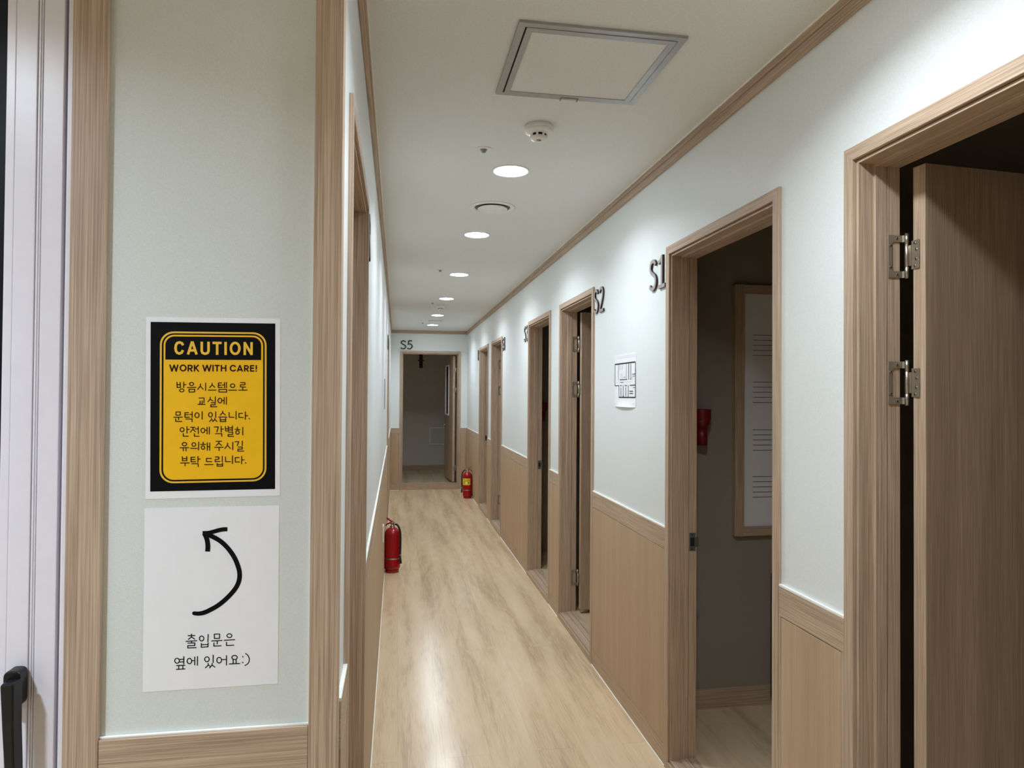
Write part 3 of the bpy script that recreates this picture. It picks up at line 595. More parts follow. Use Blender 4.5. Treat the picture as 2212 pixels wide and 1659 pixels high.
DN = ['open oak door nearest on the right with its leaf and steel hinges in view', 'open oak doorway marked S1 on the right wall', 'open oak door marked S2 with hinges on its far jamb',
      'open oak doorway marked S3 past the S2 door', 'open oak door marked S4 far down the right wall', 'farthest oak doorway on the right wall']
for i, (a0, a1) in enumerate(RDOORS):
    r = empty('door_%d' % (i + 1))
    tag(r, DN[i], 'door', kind='structure')
    frame_parts(r, a0, a1, 0.0, DOOR_TOP, RW, 1, -0.010)
    aj = a1 - 0.0505
    if i in (0, 2, 4):
        lx, ly = XR + 0.119, aj - 0.0265
        ang = math.radians(4.6 if i == 0 else 2.0)
        M = Matrix.Translation((lx, ly, 0)) @ Matrix.Rotation(ang, 4, 'Z')
        lf = B(0, 0.735, -0.035, 0, 0.075, 2.043, LEAFW).build('leaf', r, bevel=0.001)
        lf.matrix_world = M
        eb = MB(); eb.box(-0.0012, 0.0, -0.0348, -0.0002, 0.076, 2.042, WOOD[2])
        ed = eb.build('edge_band', lf); ed['label'] = 'pale edge of the door leaf'
        for z in (1.835, 1.532, 0.275):
            hinge(r, aj, z, lx - 0.001, ly)
        hb = MB()                                    # lever on the leaf's far end
        hb.lathe([(0.0, 0), (0.026, 0), (0.026, -0.008), (0.011, -0.010), (0.011, -0.04), (0.0, -0.04)], STEEL, 20, (0.67, -0.035, 0.95), axis='y')
        hb.box(0.56, 0.68, -0.085, -0.070, 0.942, 0.958, STEEL)
        hb.build('handle', lf, bevel=0.002)
    else:
        strike(r, RW, aj, -1)
        # leaf swung into the room behind the near jamb
        nj = a0 + 0.0505
        lf = B(XR + 0.119, XR + 0.119 + 0.735, nj - 0.010, nj + 0.025, 0.075, 2.043, LEAFW).build('leaf', r, bevel=0.001)

for i, (a0, a1) in enumerate(LDOORS):
    r = empty('door_%d' % (i + 7))
    tag(r, ['oak door on the left wall just behind the pillar corner', 'far oak door on the left wall near the end'][i], 'door', kind='structure')
    frame_parts(r, a0, a1, 0.0, DOOR_TOP, LW, 1, -0.009)
    B(XL - 0.1, XL - 0.062, a0 + 0.052, a1 - 0.052, 0.055, DOOR_TOP - 0.052, LEAFW).build('leaf', r, bevel=0.001)

# end door S5
r = empty('door_9')
tag(r, 'open oak doorway marked S5 at the end of the corridor', 'door', kind='structure')
E0, E1 = EDOOR
ZE0, ZE1 = 0.040, 2.155
def sweep2(mb, prof, sides): sweep(mb, prof, E0, E1, ZE0, ZE1, sides, EW, 0)
m = MB(); sweep2(m, CASING(-0.010), 'LRT'); m.box(E0, E0 + 0.033, YE - 0.010, YE, 0, ZE0, WOOD[2]); m.box(E1 - 0.033, E1, YE - 0.010, YE, 0, ZE0, WOOD[2]); m.build('casing', r)
m = MB(); sweep2(m, FRAME, 'LRT'); m.build('frame', r)
m = MB(); sweep2(m, CASING(-0.010)[:-1] + FRAME, 'B'); m.box(E0 + 0.033, E1 - 0.033, YE - 0.010, YE + 0.1, 0, ZE0, WOOD[0]); m.build('threshold', r)
lx, ly = E1 - 0.0505 - 0.0265, YE + 0.119
lf = empty('x')
bpy.data.objects.remove(lf)
WZ0, WZ1, WT0, WT1 = 1.15, 1.95, 0.39, 0.72
m = MB()
m.box(-0.035, 0, 0, WT0, 0.10, 2.09, LEAFW); m.box(-0.035, 0, WT1, 0.83, 0.10, 2.09, LEAFW)
m.box(-0.035, 0, WT0, WT1, 0.10, WZ0, LEAFW); m.box(-0.035, 0, WT0, WT1, WZ1, 2.09, LEAFW)
lf = m.build('leaf', r)
lf.matrix_world = Matrix.Translation((lx, ly, 0)) @ Matrix.Rotation(math.radians(4.8), 4, 'Z')
m = MB(); m.box(-0.0345, -0.0005, -0.0012, 0, 0.101, 2.089, WOOD[2]); o = m.build('edge_band', lf); o['label'] = 'pale edge of the door leaf'
m = MB()
for x0, x1 in ((-0.047, -0.034), (-0.001, 0.012)):
    m.box(x0, x1, WT0 - 0.015, WT0 + 0.012, WZ0 - 0.015, WZ1 + 0.015, WHITE); m.box(x0, x1, WT1 - 0.012, WT1 + 0.015, WZ0 - 0.015, WZ1 + 0.015, WHITE)
    m.box(x0, x1, WT0, WT1, WZ0 - 0.015, WZ0 + 0.012, WHITE); m.box(x0, x1, WT0, WT1, WZ1 - 0.012, WZ1 + 0.015, WHITE)
o = m.build('window_frame', lf); o['label'] = 'pale frame of the slit window'
m = MB(); m.box(-0.020, -0.014, WT0, WT1, WZ0, WZ1, GLASSD); m.build('window_pane', lf)
m = MB()
m.lathe([(0.0, 0.0), (0.026, 0.0), (0.026, -0.008), (0.011, -0.010), (0.011, -0.045), (0.0, -0.045)], STEEL, 20, (-0.035, 0.765, 0.965), axis='x')
m.box(-0.088, -0.074, 0.66, 0.775, 0.957, 0.973, STEEL)
m.build('handle', lf, bevel=0.002)
for z in (1.87, 1.55, 0.31):
    m = MB()
    m.lathe([(0.0, -0.05), (0.005, -0.05), (0.005, 0.05), (0.0, 0.05)], STEEL, 12, (E1 - 0.062, YE + 0.1125, z))
    m.box(lx - 0.020, lx + 0.010, ly - 0.004, ly - 0.0012, z - 0.034, z + 0.034, STEELD)
    o = m.build('hinge', r); o['label'] = 'satin steel hinge'

# pillar trims
r = empty('trim_20')
tag(r, 'oak trim framing the narrow grey wall with the paper signs', 'trim', kind='structure')
B(-0.5157, -0.4640, YP - 0.012, YP - 0.0005, 0, H - 0.001, WOOD[2]).build('left_stile', r, bevel=0.0012)
m = MB()
m.box(-0.1411, -0.0945, YP - 0.010, YP - 0.0005, 0, H - 0.001, WOOD[2]); m.box(XL + 0.0005, -0.0945, YP - 0.0005, YP + 0.0305, 0, H - 0.001, WOOD[2])
m.build('corner_stile', r, bevel=0.0012)
m = MB()
m.box(-0.4635, -0.1415, YP - 0.010, YP - 0.0005, 0.8600, 0.9440, WOOD[0]); m.build('rail', r, bevel=0.0012)
m = MB(); m.box(-0.4635, -0.1415, YP - 0.009, YP - 0.0005, 0.0, 0.8585, PANEL); m.build('panel', r)
m = MB(); m.box(-0.4635, -0.1415, YP - 0.006, YP - 0.0005, 0.9442, 0.9465, CAULK); m.box(-0.1416, -0.1412, YP - 0.006, YP - 0.0005, 0.945, H - 0.06, CAULK)
o = m.build('caulk_line', r); o['label'] = 'white caulk line'
crown_p = empty('trim_21')
tag(crown_p, 'oak moulding over the pillar wall', 'trim', kind='structure')
B(-0.464, -0.1415, YP - 0.008, YP - 0.0006, 2.4245, H - 0.001, WOOD[0]).build('moulding', crown_p)

# white profile door at the left edge of the photo
r = empty('door_10')
tag(r, 'white framed glazed door with a black lever at the left edge', 'door', kind='structure')
ZT = 2.36
m = MB()
yb = YP + 0.06
m.box(-0.5230, -0.5160, YP - 0.006, yb, 0, H - 0.001, PVC); m.box(-0.5262, -0.5235, YP - 0.002, yb, 0, ZT + 0.05, PVC)
m.box(-0.5238, -0.5228, YP - 0.004, yb, 0, ZT + 0.05, PVC)
m.box(-1.5, -0.5263, YP - 0.002, yb, ZT + 0.012, H - 0.001, PVC); m.box(-1.5, -1.43, YP - 0.004, yb, 0, ZT + 0.012, PVC)
m.build('outer_frame', r, bevel=0.0008)
m = MB(); m.box(-0.5310, -0.5262, YP + 0.012, yb, 0, ZT + 0.012, GREYLIP); o = m.build('gasket', r); o['label'] = 'dark gap with grey gasket'
m = MB()
m.box(-0.5610, -0.5310, YP - 0.004, yb, 0.03, ZT, PVC); m.box(-0.5645, -0.5622, YP - 0.0035, yb, 0.03, ZT, PVC)
m.box(-0.5690, -0.5656, YP - 0.0028, yb, 0.03, ZT, PVC); m.box(-0.6010, -0.5700, YP - 0.0040, yb, 0.03, ZT, PVC); m.box(-0.6145, -0.6015, YP - 0.0032, yb, 0.03, ZT, PVC)
m.box(-0.6140, -0.5312, YP + 0.004, yb, 0.031, ZT - 0.001, PVC)
m.box(-1.43, -1.35, YP - 0.004, yb, 0.03, ZT, PVC); m.box(-1.35, -0.6145, YP - 0.004, yb, ZT - 0.08, ZT, PVC); m.box(-1.35, -0.6145, YP - 0.004, yb, 0.03, 0.15, PVC)
m.build('sash', r, bevel=0.0010)
B(-1.36, -0.612, YP + 0.022, YP + 0.030, 0.14, ZT - 0.07, GLASSD).build('glass_pane', r)
# lever handle
def rrect(cx, cz, hw, hh, rad, n=5):
    out = []
    for sx, sz, t0 in ((1, 1, 0), (-1, 1, 90), (-1, -1, 180), (1, -1, 270)):
        for k in range(n + 1):
            t = math.radians(t0 + 90 * k / n)
            out.append((cx + sx * (hw - rad) + rad * math.cos(t), cz + sz * (hh - rad) + rad * math.sin(t)))
    return out
FY = lambda y: (lambda a, b, h: (a, y - h, b))
hb = MB()
hb.prism(rrect(-0.5805, 1.0385, 0.0122, 0.029, 0.009), 0.0, 0.024, FY(YP - 0.0042), BLACK)
ho = hb.build('handle', r, bevel=0.002); ho['label'] = 'black lever handle'
lv = MB()
prof = [(1.0566, -0.5865, -0.5655), (1.0530, -0.5885, -0.5645), (0.99, -0.5850, -0.5640), (0.93, -0.5812, -0.5618), (0.890, -0.5795, -0.5612), (0.884, -0.5770, -0.5640)]
for (z0, l0, r0), (z1, l1, r1) in zip(prof, prof[1:]):
    y0, y1 = YP - 0.050, YP - 0.0285
    q0 = [(l0, y1, z0), (l0 + 0.003, y0, z0), (r0 - 0.003, y0, z0), (r0, y1, z0)]
    q1 = [(l1, y1, z1), (l1 + 0.003, y0, z1), (r1 - 0.003, y0, z1), (r1, y1, z1)]
    for j in range(4):
        k = (j + 1) % 4
        lv.face([q0[j], q0[k], q1[k], q1[j]], BLACK)
    if z0 == prof[0][0]: lv.face(q0, BLACK)
    if z1 == prof[-1][0]: lv.face(q1, BLACK)
lv.build('lever', ho, bevel=0.003)

# ------------------------------------------------------------------ ceiling things
def make_lamp(watts, col):
    t = empty('ceiling_downlight')
    m = MB(); m.lathe([(0.0825, 0.0), (0.0825, -0.0025), (0.0800, -0.004), (0.0725, -0.003), (0.0725, -0.0005)], WHITE, 40); m.build('trim_ring', t)
    m = MB(); m.lathe([(0.0, -0.0015), (0.0725, -0.0015)], LAMP, 40); m.build('diffuser', t)
    ld = bpy.data.lights.new('lamp_light', 'AREA')
    ld.shape = 'DISK'; ld.size = 0.145; ld.energy = watts; ld.color = col; ld.spread = math.radians(144)
    lo = bpy.data.objects.new('lamp_light', ld); COL.objects.link(lo); lo.parent = t; lo.location = (0, 0, -0.005)
    return t
L1 = make_lamp(LAMP_W, LAMP_COL)
LAMPS = [(0.485, 2.966), (0.478, 4.204), (0.497, 5.646), (0.497, 7.113), (0.494, 8.663), (0.497, 9.917)]
LL = ['largest lit round downlight, nearest in the row, beside the sprinkler', 'lit round downlight just beyond the nearer round vent', 'third lit downlight from the front of the row', 'lit round downlight just before the far smoke detector',
      'lit round downlight between the far smoke detector and far vent', 'last lit round downlight, closest to the end wall']
for i, (x, y) in enumerate(LAMPS):
    o = L1 if i == 0 else dup(L1, (0, 0, 0))
    o.location = (x, y, H - 0.0003)
    tag(o, LL[i], 'ceiling light', 'lit downlights along the corridor ceiling')
L2 = make_lamp(LOBBY_W, LOBBY_COL)
for i, (x, y) in enumerate([(0.53, 1.12), (-1.15, 0.15), (-2.5, -0.9), (-3.4, -1.9)]):
    o = L2 if i == 1 else dup(L2, (0, 0, 0))
    o.location = (x, y, H - 0.0003)
    if i == 0:                       # the last lamp of the corridor row is the same kind as the others
        lc = [c for c in o.children if c.type == 'LIGHT'][0]
        lc.data = lc.data.copy(); lc.data.energy = LAMP_W * 1.42; lc.data.color = LAMP_COL
    tag(o, ['lit round downlight just out of view in front of the access hatch', 'lit round lobby downlight in front of the paper signs', 'lit lobby downlight in front of the white glazed door', 'lit lobby downlight far back on the left'][i],
        'ceiling light', 'lobby downlights')

def make_smoke():
    t = empty('smoke_detector')
    m = MB(); m.lathe([(0.0, 0), (0.0525, 0), (0.0525, -0.015), (0.0520, -0.0165)], WHITE, 40); m.build('base', t)
    m = MB(); m.lathe([(0.0510, -0.0165), (0.0520, -0.018), (0.0500, -0.023), (0.0400, -0.028), (0.0320, -0.0295), (0.0310, -0.0315), (0.0, -0.0315)], WHITE, 40); m.build('body', t)
    m = MB(); m.lathe([(0.0285, -0.0315), (0.0285, -0.041)], DARK, 32); o = m.build('vent_slots', t); o['label'] = 'dark vent slots'
    m = MB()
    for k in range(8):
        a = 2 * math.pi * (k + 0.5) / 8
        ca, sa = math.cos(a), math.sin(a)
        pts = [(0.0275, -0.004), (0.0312, -0.004), (0.0312, 0.004), (0.0275, 0.004)]
        m.prism([(p * ca - q * sa, p * sa + q * ca) for p, q in pts], -0.0412, -0.0312, lambda a_, b_, h_: (a_, b_, h_), WHITE)
    m.lathe([(0.0312, -0.0405), (0.0312, -0.044), (0.0285, -0.049), (0.018, -0.051), (0.0, -0.0515)], WHITE, 32)
    m.build('cap', t)
    m = MB(); m.lathe([(0.010, -0.0508), (0.0095, -0.0522), (0.0, -0.0524)], [GREYLINE, GREYLINE], 16); m.lathe([(0.003, -0.0522), (0.003, -0.0532), (0, -0.0534)], RED2, 10, (0.004, 0, 0)); m.build('indicator', t)
    return t
s1 = make_smoke(); s1.location = (0.504, 2.450, H - 0.0003)
tag(s1, 'white smoke detector between the access hatch and the nearest downlight', 'smoke detector', 'smoke detectors on the corridor ceiling')
s2 = dup(s1, (0.470, 7.69, H - 0.0003), 0.2)
tag(s2, 'small far white smoke detector between two lit downlights', 'smoke detector', 'smoke detectors on the corridor ceiling')

def make_sprinkler():
    t = empty('sprinkler')
    m = MB(); m.lathe([(0.0325, 0.0), (0.0320, -0.0020), (0.0150, -0.0035), (0.0130, -0.0015)], WHITE, 32); m.build('escutcheon', t)
    m = MB(); m.lathe([(0.0135, -0.001), (0.0125, -0.0065), (0.0085, -0.0075), (0.0085, -0.0135), (0.0, -0.0135)], STEELD, 20); o = m.build('nozzle', t); o['label'] = 'dark metal nozzle'
    return t
p1 = make_sprinkler(); p1.location = (0.3345, 2.720, H - 0.0003)
SL = ['round ceiling sprinkler left of the nearest downlight', 'small ceiling sprinkler just before the third downlight', 'small ceiling sprinkler left of the far smoke detector', 'tiny ceiling sprinkler near the last downlight']
for i, (x, y) in enumerate([(0.3345, 2.720), (0.330, 5.464), (0.372, 7.473), (0.343, 9.62)]):
    o = p1 if i == 0 else dup(p1, (x, y, H - 0.0003))
    tag(o, SL[i], 'sprinkler', 'sprinklers along the corridor ceiling')

def make_vent():
    t = empty('ceiling_vent')
    m = MB(); m.lathe([(0.1190, 0.0), (0.1190, -0.003), (0.1120, -0.0065), (0.1020, -0.0070), (0.0960, -0.0040), (0.0930, -0.0005)], WHITE, 48); m.build('ring', t)
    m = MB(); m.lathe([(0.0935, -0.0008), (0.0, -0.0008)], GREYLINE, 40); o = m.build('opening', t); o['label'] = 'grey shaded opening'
    m = MB(); m.lathe([(0.0, -0.0012), (0.0720, -0.0040), (0.0790, -0.0085), (0.0780, -0.0105), (0.0620, -0.0150), (0.0210, -0.0185), (0.0180, -0.0200), (0.0165, -0.0230), (0.0, -0.0235)], WHITE, 48); m.build('disc', t)
    return t
v1 = make_vent(); v1.location = (0.487, 3.569, H - 0.0003)
tag(v1, 'white round ceiling vent between the first two downlights', 'vent', 'round ceiling vents')
v2 = dup(v1, (0.500, 9.337, H - 0.0003))
tag(v2, 'far round ceiling vent just before the last downlight', 'vent', 'round ceiling vents')

# access hatch
t = empty('access_hatch', (0.542, 1.977, H - 0.0003))
tag(t, 'square ceiling access hatch in an aluminium frame', 'access hatch')
hx, hy = 0.2345, 0.2205
def ring_mb(x, y, wd, z0, z1, mat):
    m = MB()
    for sx in (-1, 1):
        m.face([(sx * x, -y, z0), (sx * x, y, z0), (sx * (x - wd), y - wd, z0), (sx * (x - wd), -(y - wd), z0)], mat)
    for sy in (-1, 1):
        m.face([(-x, sy * y, z0), (x, sy * y, z0), (x - wd, sy * (y - wd), z0), (-(x - wd), sy * (y - wd), z0)], mat)
    for xx, yy in ((x, y), (x - wd, y - wd)):
        c = [(-xx, -yy), (xx, -yy), (xx, yy), (-xx, yy)]
        for j in range(4):
            a, b = c[j], c[(j + 1) % 4]
            m.face([(*a, z0), (*b, z0), (*b, z1), (*a, z1)], mat)
    return m
ring_mb(hx, hy, 0.020, -0.007, 0.0, ALU).build('outer_frame', t)
m = MB(); m.box(-hx + 0.019, hx - 0.019, -hy + 0.019, hy - 0.019, -0.0015, -0.0003, DARK); o = m.build('gap', t); o['label'] = 'dark gap around the hatch lid'
m = MB()
for x0, x1, y0, y1 in ((-hx + 0.0245, -hx + 0.042, -hy + 0.0202, hy - 0.0202), (hx - 0.042, hx - 0.022, -hy + 0.0202, hy - 0.0202), (-hx + 0.042, hx - 0.042, -hy + 0.0202, -hy + 0.042), (-hx + 0.042, hx - 0.042, hy - 0.034, hy - 0.0202)):
    m.box(x0, x1, y0, y1, -0.0085, -0.0008, ALU)
m.build('lid_frame', t, bevel=0.0006)
B(-hx + 0.0415, hx - 0.0415, -hy + 0.0415, hy - 0.0335, -0.0065, -0.0012, CEIL).build('lid', t)
m = MB()
m.box(-0.020, 0.038, hy - 0.020, hy - 0.016, -0.010, -0.0085, STEELD)
for x in (-0.020, 0.036): m.box(x, x + 0.003, hy - 0.018, hy + 0.004, -0.0105, -0.0085, STEELD)
m.build('latch', t)

# ------------------------------------------------------------------ paper signs on the pillar
def TX(k): return [[(x / 1e4, z / 1e4) for x, z in s] for s in TEXT[k]]
PY = lambda a, b, h: (a, -h, b)
def letters(name, parent, key, wd, h, mat, label, round_=True, smooth=False):
    m = MB()
    for s in TX(key):
        if smooth: s = spline(s, 5)
        stroke(m, s, wd, PY, h, h, mat, cap=round_)
    o = m.build(name, parent, weld=False); o['label'] = label
    return o
t = empty('caution_poster', (-0.2982, YP - 0.0002, 1.4738))
t.rotation_euler = (0, -0.0097, 0)
tag(t, 'black and yellow CAUTION paper poster on the narrow grey wall, above the arrow notice', 'poster')
B(-0.105, 0.105, -0.0003, 0.0, -0.1485, 0.1485, PAPER).build('paper_sheet', t)
def flat(parent, name, poly, h, mat, label):
    m = MB(); m.face([(a, -h, b) for a, b in poly], mat); o = m.build(name, parent); o['label'] = label; return o
def rpoly(x0, x1, z0, z1, rad, bottom=True):
    out = []
    for cx, cz, t0 in ((x1 - rad, z1 - rad, 0), (x0 + rad, z1 - rad, 90), (x0 + rad, z0 + rad, 180), (x1 - rad, z0 + rad, 270)):
        if not bottom and t0 >= 180:
            out.append((x0, z0) if t0 == 180 else (x1, z0)); continue
        for k in range(9):
            a = math.radians(t0 + 90 * k / 8)
            out.append((cx + rad * math.cos(a), cz + rad * math.sin(a)))
    return out
flat(t, 'black_panel', [(-0.0981, 0.1403), (0.0969, 0.1402), (0.0969, -0.1370), (-0.0979, -0.1362)], 0.0005, INK, 'black printed panel')
flat(t, 'border', rpoly(-0.0838, 0.0830, -0.1235, 0.1250, 0.0215), 0.0007, POSTB, 'yellow rounded border line')
flat(t, 'border_gap', rpoly(-0.0808, 0.0800, -0.1206, 0.1221, 0.0190), 0.0009, INK, 'black line inside the border')
flat(t, 'yellow_panel', rpoly(-0.0780, 0.0775, -0.1180, 0.1196, 0.0165), 0.0011, POSTY, 'yellow panel with rounded corners')
flat(t, 'heading_panel', rpoly(-0.0752, 0.0744, 0.0788, 0.1168, 0.0140, False), 0.0013, INK, 'black heading panel')
letters('heading', t, 'caution', 0.0040, 0.0015, POSTB, 'yellow word CAUTION', False)
letters('subheading', t, 'care', 0.0021, 0.0013, INKB, 'dark words WORK WITH CARE!', False)
for k in 'abcdef':
    letters('text_line', t, 'line_' + k, 0.00145, 0.0013, INKB, 'dark Korean text line')
t = empty('arrow_notice', (-0.2973, YP - 0.0002, 1.1613))
t.rotation_euler = (0, -0.0030, 0)
tag(t, 'white paper notice with a curved black arrow, below the CAUTION poster', 'notice')
B(-0.105, 0.105, -0.0003, 0.0, -0.1485, 0.1485, PAPER).build('paper_sheet', t)
m = MB()
AR = TX('arrow')
main = spline(AR[0], 4); nm = len(main)
wds = [0.0062 + 0.0012 * min(1, i / 8) for i in range(nm)]
stroke(m, main, wds, PY, 0.0006, 0.0006, INK)
m.face([(main[0][0] + 0.0031 * math.cos(q * math.pi / 6), -0.0006, main[0][1] + 0.0031 * math.sin(q * math.pi / 6)) for q in range(12)], INK)
stroke(m, spline(AR[1], 4), 0.0068, PY, 0.0007, 0.0007, INK)
stroke(m, spline(AR[2], 4), 0.0074, PY, 0.0008, 0.0008, INK)
o = m.build('arrow', t, weld=False); o['label'] = 'bold black curved arrow'
for k in 'ab':
    letters('text_line', t, 'note_' + k, 0.00150, 0.0006, INK, 'black Korean text line')

# floor plan sheet on the right wall: local a runs toward the viewer's right (-y)
t = empty('floor_plan_sheet', (XR - 0.0003, 3.1765, 1.568))
tag(t, 'white sheet with a black floor plan on the right wall between S1 and S2', 'paper sheet')
m = MB()
nc, nr = 2, 12
def sheet(a, b):
    lift = 0.0004 + (0.010 * max(0, (-b - 0.095) / 0.034) ** 2 * (1 - (a / 0.156) ** 2) if b < -0.095 else 0)
    return (-lift, -a, b)
A_ = [-0.155 + 0.31 * i / 8 for i in range(9)]; Bz = [-0.129 + 0.258 * j / 14 for j in range(15)]
for i in range(8):
    for j in range(14):
        m.face([sheet(A_[i], Bz[j]), sheet(A_[i + 1], Bz[j]), sheet(A_[i + 1], Bz[j + 1]), sheet(A_[i], Bz[j + 1])], PAPER, True)
m.build('paper_sheet', t)
m = MB(); mg = MB()
for wd, *s in TEXT['plan']:
    s = [(a / 1e4, b / 1e4) for a, b in s]
    vert = abs(s[0][0] - s[-1][0]) < 0.02 and abs(s[0][1] - s[-1][1]) > 0.015
    ww = wd * (0.00060 if vert else 0.00023)
    stroke(m if wd > 4 and not (wd == 14 and vert) else mg, s, ww, lambda a, b, h: (-h, -a, b), 0.0018, 0.0018, INK if wd > 4 and not (wd == 14 and vert) else GREYLINE)
o = m.build('plan_drawing', t, weld=False); o['label'] = 'black printed floor plan lines'
o = mg.build('dimension_lines', t, weld=False); o['label'] = 'fine grey dimension lines'

# thin notice on the left wall, seen almost edge-on
t = empty('notice_sheet', (XL + 0.0005, 5.62, 1.49))
tag(t, 'thin sheet on the left wall seen edge-on, far beyond the pillar corner', 'paper sheet')
B(0.0, 0.004, -0.10, 0.10, -0.12, 0.12, GREYLINE).build('paper_sheet', t)

# ------------------------------------------------------------------ raised room signs
GLY = {
 'S': [spline([(0.53, 0.80), (0.46, 0.885), (0.33, 0.935), (0.20, 0.905), (0.125, 0.815), (0.12, 0.70), (0.19, 0.60), (0.32, 0.525), (0.46, 0.445), (0.535, 0.345), (0.53, 0.215), (0.45, 0.11), (0.32, 0.065), (0.18, 0.085), (0.065, 0.175)], 4)],
 '1': [[(0.32, 0.0), (0.32, 1.0)], [(0.07, 0.80), (0.20, 0.84), (0.32, 0.93)], [(0.06, 0.055), (0.56, 0.055)]],
 '2': [spline([(0.07, 0.80), (0.15, 0.895), (0.28, 0.94), (0.41, 0.905), (0.485, 0.79), (0.46, 0.63), (0.36, 0.44), (0.21, 0.24), (0.08, 0.09)], 4), [(0.06, 0.055), (0.56, 0.055)]],
 '3': [spline([(0.08, 0.86), (0.20, 0.935), (0.34, 0.93), (0.44, 0.845), (0.45, 0.70), (0.37, 0.58), (0.20, 0.535)], 4), spline([(0.20, 0.535), (0.39, 0.50), (0.49, 0.38), (0.485, 0.215), (0.40, 0.105), (0.25, 0.06), (0.06, 0.14)], 4)],
 '4': [[(0.43, 0.0), (0.43, 1.0)], [(0.40, 0.98), (0.07, 0.29)], [(0.02, 0.275), (0.59, 0.275)]],
 '5': [[(0.50, 0.945), (0.13, 0.945)], [(0.165, 0.97), (0.135, 0.53)], spline([(0.10, 0.53), (0.22, 0.595), (0.36, 0.59), (0.475, 0.50), (0.51, 0.34), (0.46, 0.17), (0.34, 0.075), (0.20, 0.06), (0.04, 0.15)], 4)],
 'R': [[(0.115, 0.0), (0.115, 1.0)], spline([(0.10, 0.945), (0.33, 0.945), (0.47, 0.87), (0.50, 0.73), (0.45, 0.58), (0.32, 0.51), (0.10, 0.51)], 4), [(0.30, 0.50), (0.55, 0.0)]],
}
def room_sign(txt, loc, fn, label, h=0.137, depth=0.009, adv=0.70, sx=1.05, face=None):
    t = empty('room_sign', loc)
    tag(t, label, 'sign', 'raised room number signs')
    x = 0
    for ch in txt:
        m = MB()
        for s in GLY[ch]:
            stroke(m, [((a + x) * h * sx, b * h) for a, b in s], 0.115 * h, fn, 0.0, depth, face or SIGNF, SIGND)
        m.build('digit' if ch.isdigit() else 'letter', t, weld=False)
        x += adv
    return t
RS = lambda a, b, h: (-h, -a, b)
EX = XR - 0.0004
room_sign('S1', (EX, 2.840, 1.943), RS, 'brown raised S1 sign high on the wall beside its door')
room_sign('S2', (EX, 3.693, 1.943), RS, 'brown raised S2 sign beside the near edge of its door')
room_sign('S3', (EX, 5.828, 1.943), RS, 'raised S3 sign half hidden behind its door casing')
room_sign('S4', (EX, 7.083, 1.941), RS, 'small raised S4 sign at the near edge of its door')
room_sign('R', (EX, 9.262, 1.948), RS, 'dark raised letter beside the farthest right door')
room_sign('S5', (0.040, YE - 0.0004, 2.175), lambda a, b, h: (a, -h, b), 'dark S5 sign above the end doorway', h=0.140, sx=1.12, adv=0.665, face=SIGND)
LS = lambda a, b, h: (h, a, b)
room_sign('R', (XL + 0.0004, 2.225, 1.935), LS, 'dark raised letter seen edge-on beside the nearest left door')
room_sign('R', (XL + 0.0004, 6.98, 1.940), LS, 'dark raised letter seen edge-on before the far left door')

